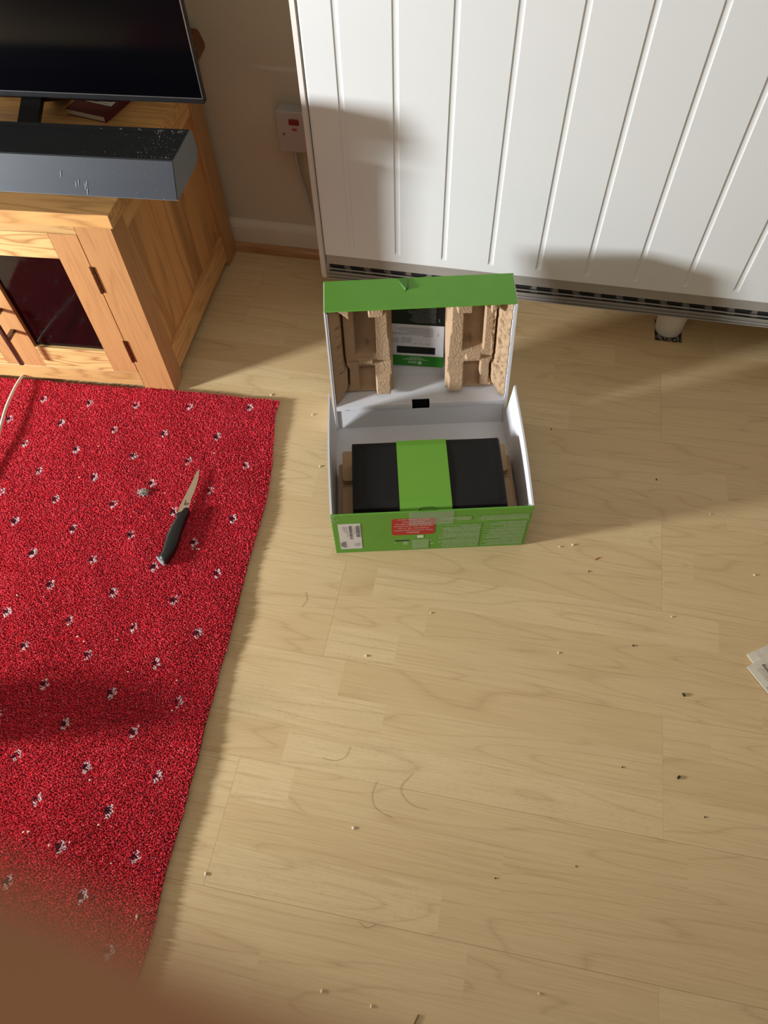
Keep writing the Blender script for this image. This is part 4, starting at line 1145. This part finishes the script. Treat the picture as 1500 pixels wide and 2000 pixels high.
for z, out in ((CZ - 0.010, 0.0016), (0.085, 0.002), (0.052, 0.001), (0.0505, 0.0)):
    cur = []
    for u, v in per:
        x = -out if u == 0 else (out if u == 1 else 0); n = -out if v == 0 else (out if v == 1 else 0)
        if u == 1 and 0 <= v: x += 0.0025 * (1 if z < 0.115 else 0.5)
        p = console_pt(u, v, z) + BD * x + BN * n; cur.append(bm.verts.new(p))
    for i in range(len(per)): bm.faces.new((prev[i], prev[(i + 1) % len(per)], cur[(i + 1) % len(per)], cur[i]))
    prev = cur
bm.faces.new(prev)
fin('wrapping_paper', bm, MWRAP, cons, smooth=False)
bm = bmesh.new(); XB0, XB1 = 0.1238, 0.2178
def strip(pts2):
    rows = [[bm.verts.new(B(x, n, z)) for x in (XB0 + 0.0, XB0 + 0.02, (XB0 + XB1) / 2, XB1 - 0.02, XB1)] for n, z in pts2]
    for a, b in zip(rows[:-1], rows[1:]):
        for i in range(4): bm.faces.new((a[i], a[i + 1], b[i + 1], b[i]))
o_ = 0.0016
strip([(CN0 - o_ - 0.0018, 0.052), (CN0 - o_ - 0.0026, 0.085), (CN0 - o_ - 0.0016, CZ - 0.010), (CN0 - 0.0012, CZ - 0.0012), (CN0 + 0.010, CZ + o_ - 0.0004), (0.095, CZ + o_ + 0.0006), (CN1 - 0.012, CZ + o_ - 0.0002), (CN1 + 0.0010, CZ - 0.0014), (CN1 + o_ + 0.0016, CZ - 0.010), (CN1 + o_ + 0.0026, 0.085), (CN1 + o_ + 0.0018, 0.052)])
bnd_ = fin('green_band', bm, plain('green_band_card', srgb(104, 160, 44), 0.45, var=0.03), cons)
sd = bnd_.modifiers.new('thick', 'SOLIDIFY'); sd.thickness = 0.0005; sd.offset = 1

# ------------------------------------------------------------------ leaflet in the lid, printed upside down
MLW = plain('leaflet_white', srgb(212, 210, 214), 0.4)
MLG = plain('leaflet_green', srgb(44, 128, 30), 0.4)
MLK = plain('leaflet_black', srgb(22, 22, 24), 0.35)
leaf = empty('instruction_leaflet', LID(0.176, 0.09, 0.069), 'printed leaflet in black, white and green bands fixed inside the box lid', 'leaflet')
TT = 0.0665
tilt = -0.125
def LL(x, s, o=0.0):
    """leaflet plane, slightly turned: origin at the bottom outer corner"""
    return LID(0.1208 + x * 1.0 + (s) * 0.01, 0.0990 + s + x * tilt, TT - o)
LWD = 0.1095
def lq(bm, x0, x1, s0, s1, o, th=0.0003):
    vs = [LL(x, s, o + t) for t in (0, th) for x, s in ((x0, s0), (x1, s0), (x1, s1), (x0, s1))]
    v = [bm.verts.new(p) for p in vs]
    for f in ((3, 2, 1, 0), (4, 5, 6, 7), (0, 1, 5, 4), (1, 2, 6, 5), (2, 3, 7, 6), (3, 0, 4, 7)): bm.faces.new([v[i] for i in f])
bm = bmesh.new(); lq(bm, 0.0, LWD + 0.004, 0.0975, 0.180, 0.0); fin('black_section', bm, MLK, leaf)
bm = bmesh.new(); lq(bm, 0.0, LWD, 0.0255, 0.0978, 0.0003); fin('white_section', bm, MLW, leaf)
bm = bmesh.new(); lq(bm, 0.0, LWD, 0.0, 0.0255, 0.0003); fin('green_section', bm, MLG, leaf)
bm = bmesh.new(); lq(bm, 0.0145, 0.0925, 0.0305, 0.0470, 0.0006, 0.0001); fin('black_panel_print', bm, MLK, leaf)
bm = bmesh.new(); lq(bm, 0.0050, 0.0290, 0.104, 0.132, 0.0003, 0.0001)
fin('black_panel_print', bm, MLK, leaf)
RL = (LL(0, 0) - LL(1, 0)).normalized(); UL = -LE
bm = bmesh.new()
text(bm, 'XBOX', LL(0.0555, 0.0125, 0.00075), RL, UL, 0.0085, 'L', width=0.0185)
P = LL(0.0615, 0.0085, 0.00075)
for k in range(24):
    a0, a1 = 2 * math.pi * k / 24, 2 * math.pi * (k + 1) / 24
    poly(bm, [P, P + RL * (0.0042 * math.cos(a0)) + UL * (0.0042 * math.sin(a0)), P + RL * (0.0042 * math.cos(a1)) + UL * (0.0042 * math.sin(a1))])
def dashes(bm, rows, o=0.0007):
    for s, x0, x1 in rows:
        x = x0
        while x < x1:
            wq = random.uniform(0.0012, 0.0045); x2 = min(x + wq, x1)
            poly(bm, [LL(x, s, o), LL(x2, s, o), LL(x2, s + 0.0010, o), LL(x, s + 0.0010, o)]); x = x2 + 0.0008
dashes(bm, [(0.0152, 0.026, 0.078), (0.0178, 0.034, 0.070), (0.0210, 0.041, 0.064)])
fin('logo_print', bm, plain('leaflet_print_white', srgb(214, 222, 208), 0.5), leaf)
bm = bmesh.new()
P2 = P - LF * 0.0002
for sg in (-1, 1):
    pts = [(-0.0034, -0.0022 * sg), (-0.0016, -0.0012 * sg), (0.0, 0.0004 * sg), (0.0016, 0.0018 * sg), (0.0034, 0.0026 * sg)]
    for (x0, y0), (x1, y1) in zip(pts[:-1], pts[1:]):
        poly(bm, [P2 + RL * x0 + UL * (y0 - 0.0005), P2 + RL * x1 + UL * (y1 - 0.0005), P2 + RL * x1 + UL * (y1 + 0.0005), P2 + RL * x0 + UL * (y0 + 0.0005)])
fin('emblem_cross', bm, MLG, leaf)
bm = bmesh.new()
text(bm, '1', LL(0.0985, 0.0800, 0.0007), RL, UL, 0.0085, 'L', bold=0.02)
dashes(bm, [(0.0505 + 0.0035, 0.0715, 0.081), (0.0545, 0.061, 0.0655), (0.0540, 0.049, 0.056)])
dashes(bm, [(0.0560 + k * 0.0026, 0.022 + random.uniform(0, 0.003), 0.044) for k in range(5)] + [(0.0560 + k * 0.0026, 0.002 + random.uniform(0, 0.003), 0.019) for k in range(4)])
dashes(bm, [(0.0720, 0.068, 0.088), (0.0745, 0.006, 0.088), (0.0775, 0.006, 0.088), (0.0800, 0.036, 0.088), (0.0825, 0.020, 0.088), (0.0850, 0.018, 0.088), (0.0875, 0.012, 0.088), (0.0900, 0.022, 0.088)])
fin('text_print', bm, plain('leaflet_ink', srgb(100, 100, 104), 0.6), leaf)
bm = bmesh.new(); text(bm, '2', LL(0.1010, 0.1130, 0.0007), RL, UL, 0.0085, 'L', bold=0.015)
fin('number_print', bm, plain('leaflet_number_green', srgb(84, 150, 70), 0.5), leaf)
bm = bmesh.new()
dashes(bm, [(0.1035 + k * 0.0030, random.uniform(0.036, 0.052), 0.092) for k in range(12)])
P = LL(0.0165, 0.1330, 0.0007)
for k in range(16):
    a0, a1 = 2 * math.pi * k / 16, 2 * math.pi * (k + 1) / 16
    poly(bm, [P, P + RL * (0.0038 * math.cos(a0)) + UL * (0.0038 * math.sin(a0)), P + RL * (0.0038 * math.cos(a1)) + UL * (0.0038 * math.sin(a1))])
fin('text_print', bm, plain('leaflet_print_grey', srgb(136, 140, 138), 0.5), leaf)

# ------------------------------------------------------------------ paper packets by the floor's edge
MENV = plain('envelope_paper', srgb(214, 204, 184), 0.7, var=0.05, scale=40, bump=0.3, bscale=60)
def sheet(name, P, d1, d2, l1, l2, z, th, label, grp=None):
    d1 = Vector((*d1, 0)).normalized(); d2 = Vector((*d2, 0)).normalized(); P = Vector((*P, z))
    bm = bmesh.new(); n = 10; top = []
    for i in range(n + 1):
        for j in range(n + 1):
            p = P + d1 * l1 * i / n + d2 * l2 * j / n
            p.z += th + 0.0008 * math.sin(i * 1.3 + j * 0.7) * math.sin(j * 0.9) * (0 < i < n and 0 < j < n)
            top.append(bm.verts.new(p))
    for i in range(n):
        for j in range(n):
            a = i * (n + 1) + j; bm.faces.new((top[a], top[a + 1], top[a + n + 2], top[a + n + 1]))
    ring = [top[j] for j in range(n + 1)] + [top[i * (n + 1) + n] for i in range(1, n + 1)] + [top[n * (n + 1) + j] for j in range(n - 1, -1, -1)] + [top[i * (n + 1)] for i in range(n - 1, 0, -1)]
    lo = [bm.verts.new((v.co.x, v.co.y, z)) for v in ring]
    for i in range(len(ring)): bm.faces.new((ring[i], ring[(i + 1) % len(ring)], lo[(i + 1) % len(ring)], lo[i]))
    bm.faces.new(lo)
    o = fin(name, bm, MENV); tag(o, label, 'envelope', grp); return o, P, d1, d2
d1 = (0.0377, 0.0251); d2 = (0.0333, -0.0424)
sheet('envelope', (0.504, 0.5655), d1, (0.0102, -0.0142), 0.16, 0.10, 0.0003, 0.0014, 'plain off-white envelope tucked under the addressed one')
ev, P, e1, e2 = sheet('envelope', (0.5016, 0.5415), (0.0125, 0.0098), d2, 0.15, 0.22, 0.0024, 0.0014, 'addressed off-white envelope lying on top of another one')
bm = bmesh.new()
zt = Vector((0, 0, 0.0022))
text(bm, 'Emma Frid', P + zt + e1 * 0.0250 + e2 * 0.009, e2, e1, 0.0066, 'L', shear=0.3, bold=0.03)
text(bm, 'N A', P + zt + e1 * 0.0035 + e2 * 0.043, e2, e1, 0.0045, 'L', shear=0.3)
fin('printed_name', bm, MINK, ev)
bm = bmesh.new()
for k in range(3):
    x = 0.010 + k * 0.002
    while x < 0.10:
        w_ = random.uniform(0.001, 0.003)
        a = P + zt + e1 * (0.0125 + k * 0.0045) + e2 * x
        poly(bm, [a, a + e2 * w_, a + e2 * (w_ + 0.0004) + e1 * 0.0008, a + e2 * 0.0004 + e1 * 0.0008]); x += w_ + 0.0012
fin('small_text', bm, plain('faint_grey_ink', srgb(140, 134, 122), 0.7), ev)

# ------------------------------------------------------------------ wooden block at the rug's left whose shadow falls over the rug
bm = bmesh.new(); box(bm, -0.99, -0.806, 0.158, 0.214, rz(-0.88, 0.2) + 0.0015, 0.132, bev=0.004, seg=2)
tag(fin('wooden_block', bm, MOX), 'oak block standing on the rug at the left edge of the view', 'block')

# ------------------------------------------------------------------ fingertip of the person holding the camera, close to the lens
def CAMP(x, y, z): return CAMLOC + CR @ Vector((x + 0.0005, y - 0.0009, z))
bm = bmesh.new()
ax = bez([(-0.118, -0.062, 0.004), (-0.085, -0.037, -0.010), (-0.050, -0.0215, -0.021), (-0.024, -0.0195, -0.0235), (-0.005, -0.0240, -0.0215), (0.0020, -0.0272, -0.0205)], 8)
ln_ = len(ax); rad_ = []
for i in range(ln_):
    t = i / (ln_ - 1); r = 0.0108 - 0.0030 * t + 0.0006 * math.exp(-((t - 0.40) / 0.05) ** 2) + 0.0006 * math.exp(-((t - 0.62) / 0.05) ** 2)
    if t > 0.86: r *= math.sqrt(max(0.02, 1 - ((t - 0.86) / 0.14) ** 2))
    rad_.append(r)
tube(bm, [CAMP(*p) for p in ax], rad_, 20)
m = M('skin'); nsk = m.noise(m.pos(), 300, 3)
m.set(m.mix(nsk, srgb(168, 122, 90), srgb(156, 108, 80)), 0.55, spec=0.25); m.b.inputs['Subsurface Weight'].default_value = 0.1; m.b.inputs['Subsurface Scale'].default_value = 0.003
pers = tag(fin('person', bm, m.m, smooth=True), 'out-of-focus finger of the person holding the camera, at the bottom left corner', 'person')
bm = bmesh.new(); gn = []
for i in range(7):
    row = []
    for j in range(7):
        u, v = i / 6, (j / 6 - 0.5)
        x = -0.0125 + 0.0125 * u; yc = -0.0208 - 0.0030 * u
        row.append(bm.verts.new(CAMP(x, yc + v * 0.0105 * (1 - 0.25 * (u - 0.5) ** 2), -0.0222 - 0.0078 + 0.004 * (2 * v) ** 2 * 0.7 + 0.0018 * u)))
    gn.append(row)
for i in range(6):
    for j in range(6): bm.faces.new((gn[i][j], gn[i + 1][j], gn[i + 1][j + 1], gn[i][j + 1]))
fin('fingernail', bm, plain('nail_pink', srgb(226, 178, 160), 0.3), pers, smooth=True)

# ------------------------------------------------------------------ unseen upholstered stool, added to shade the near end of the rug
so = empty('shading_stool', (-1.62, -0.48, 0), 'added grey upholstered stool, unseen beyond the left edge of the view, shading the rug', 'stool')
MUPH = plain('grey_upholstery', srgb(120, 112, 102), 0.9, var=0.1, scale=200, bump=0.3)
fin('base', bx(-1.80, -1.44, -0.80, -0.215, 0.05, 0.47, bev=0.012, seg=2), MUPH, so)
fin('lid', bx(-1.81, -1.43, -0.81, -0.205, 0.472, 0.56, bev=0.03, seg=3), MUPH, so)
for x in (-1.77, -1.47):
    for y in (-0.77, -0.245):
        bm = bmesh.new(); tube(bm, [(x, y, 0.0), (x, y, 0.052)], [0.014, 0.02], 12); fin('leg', bm, MOZ, so)
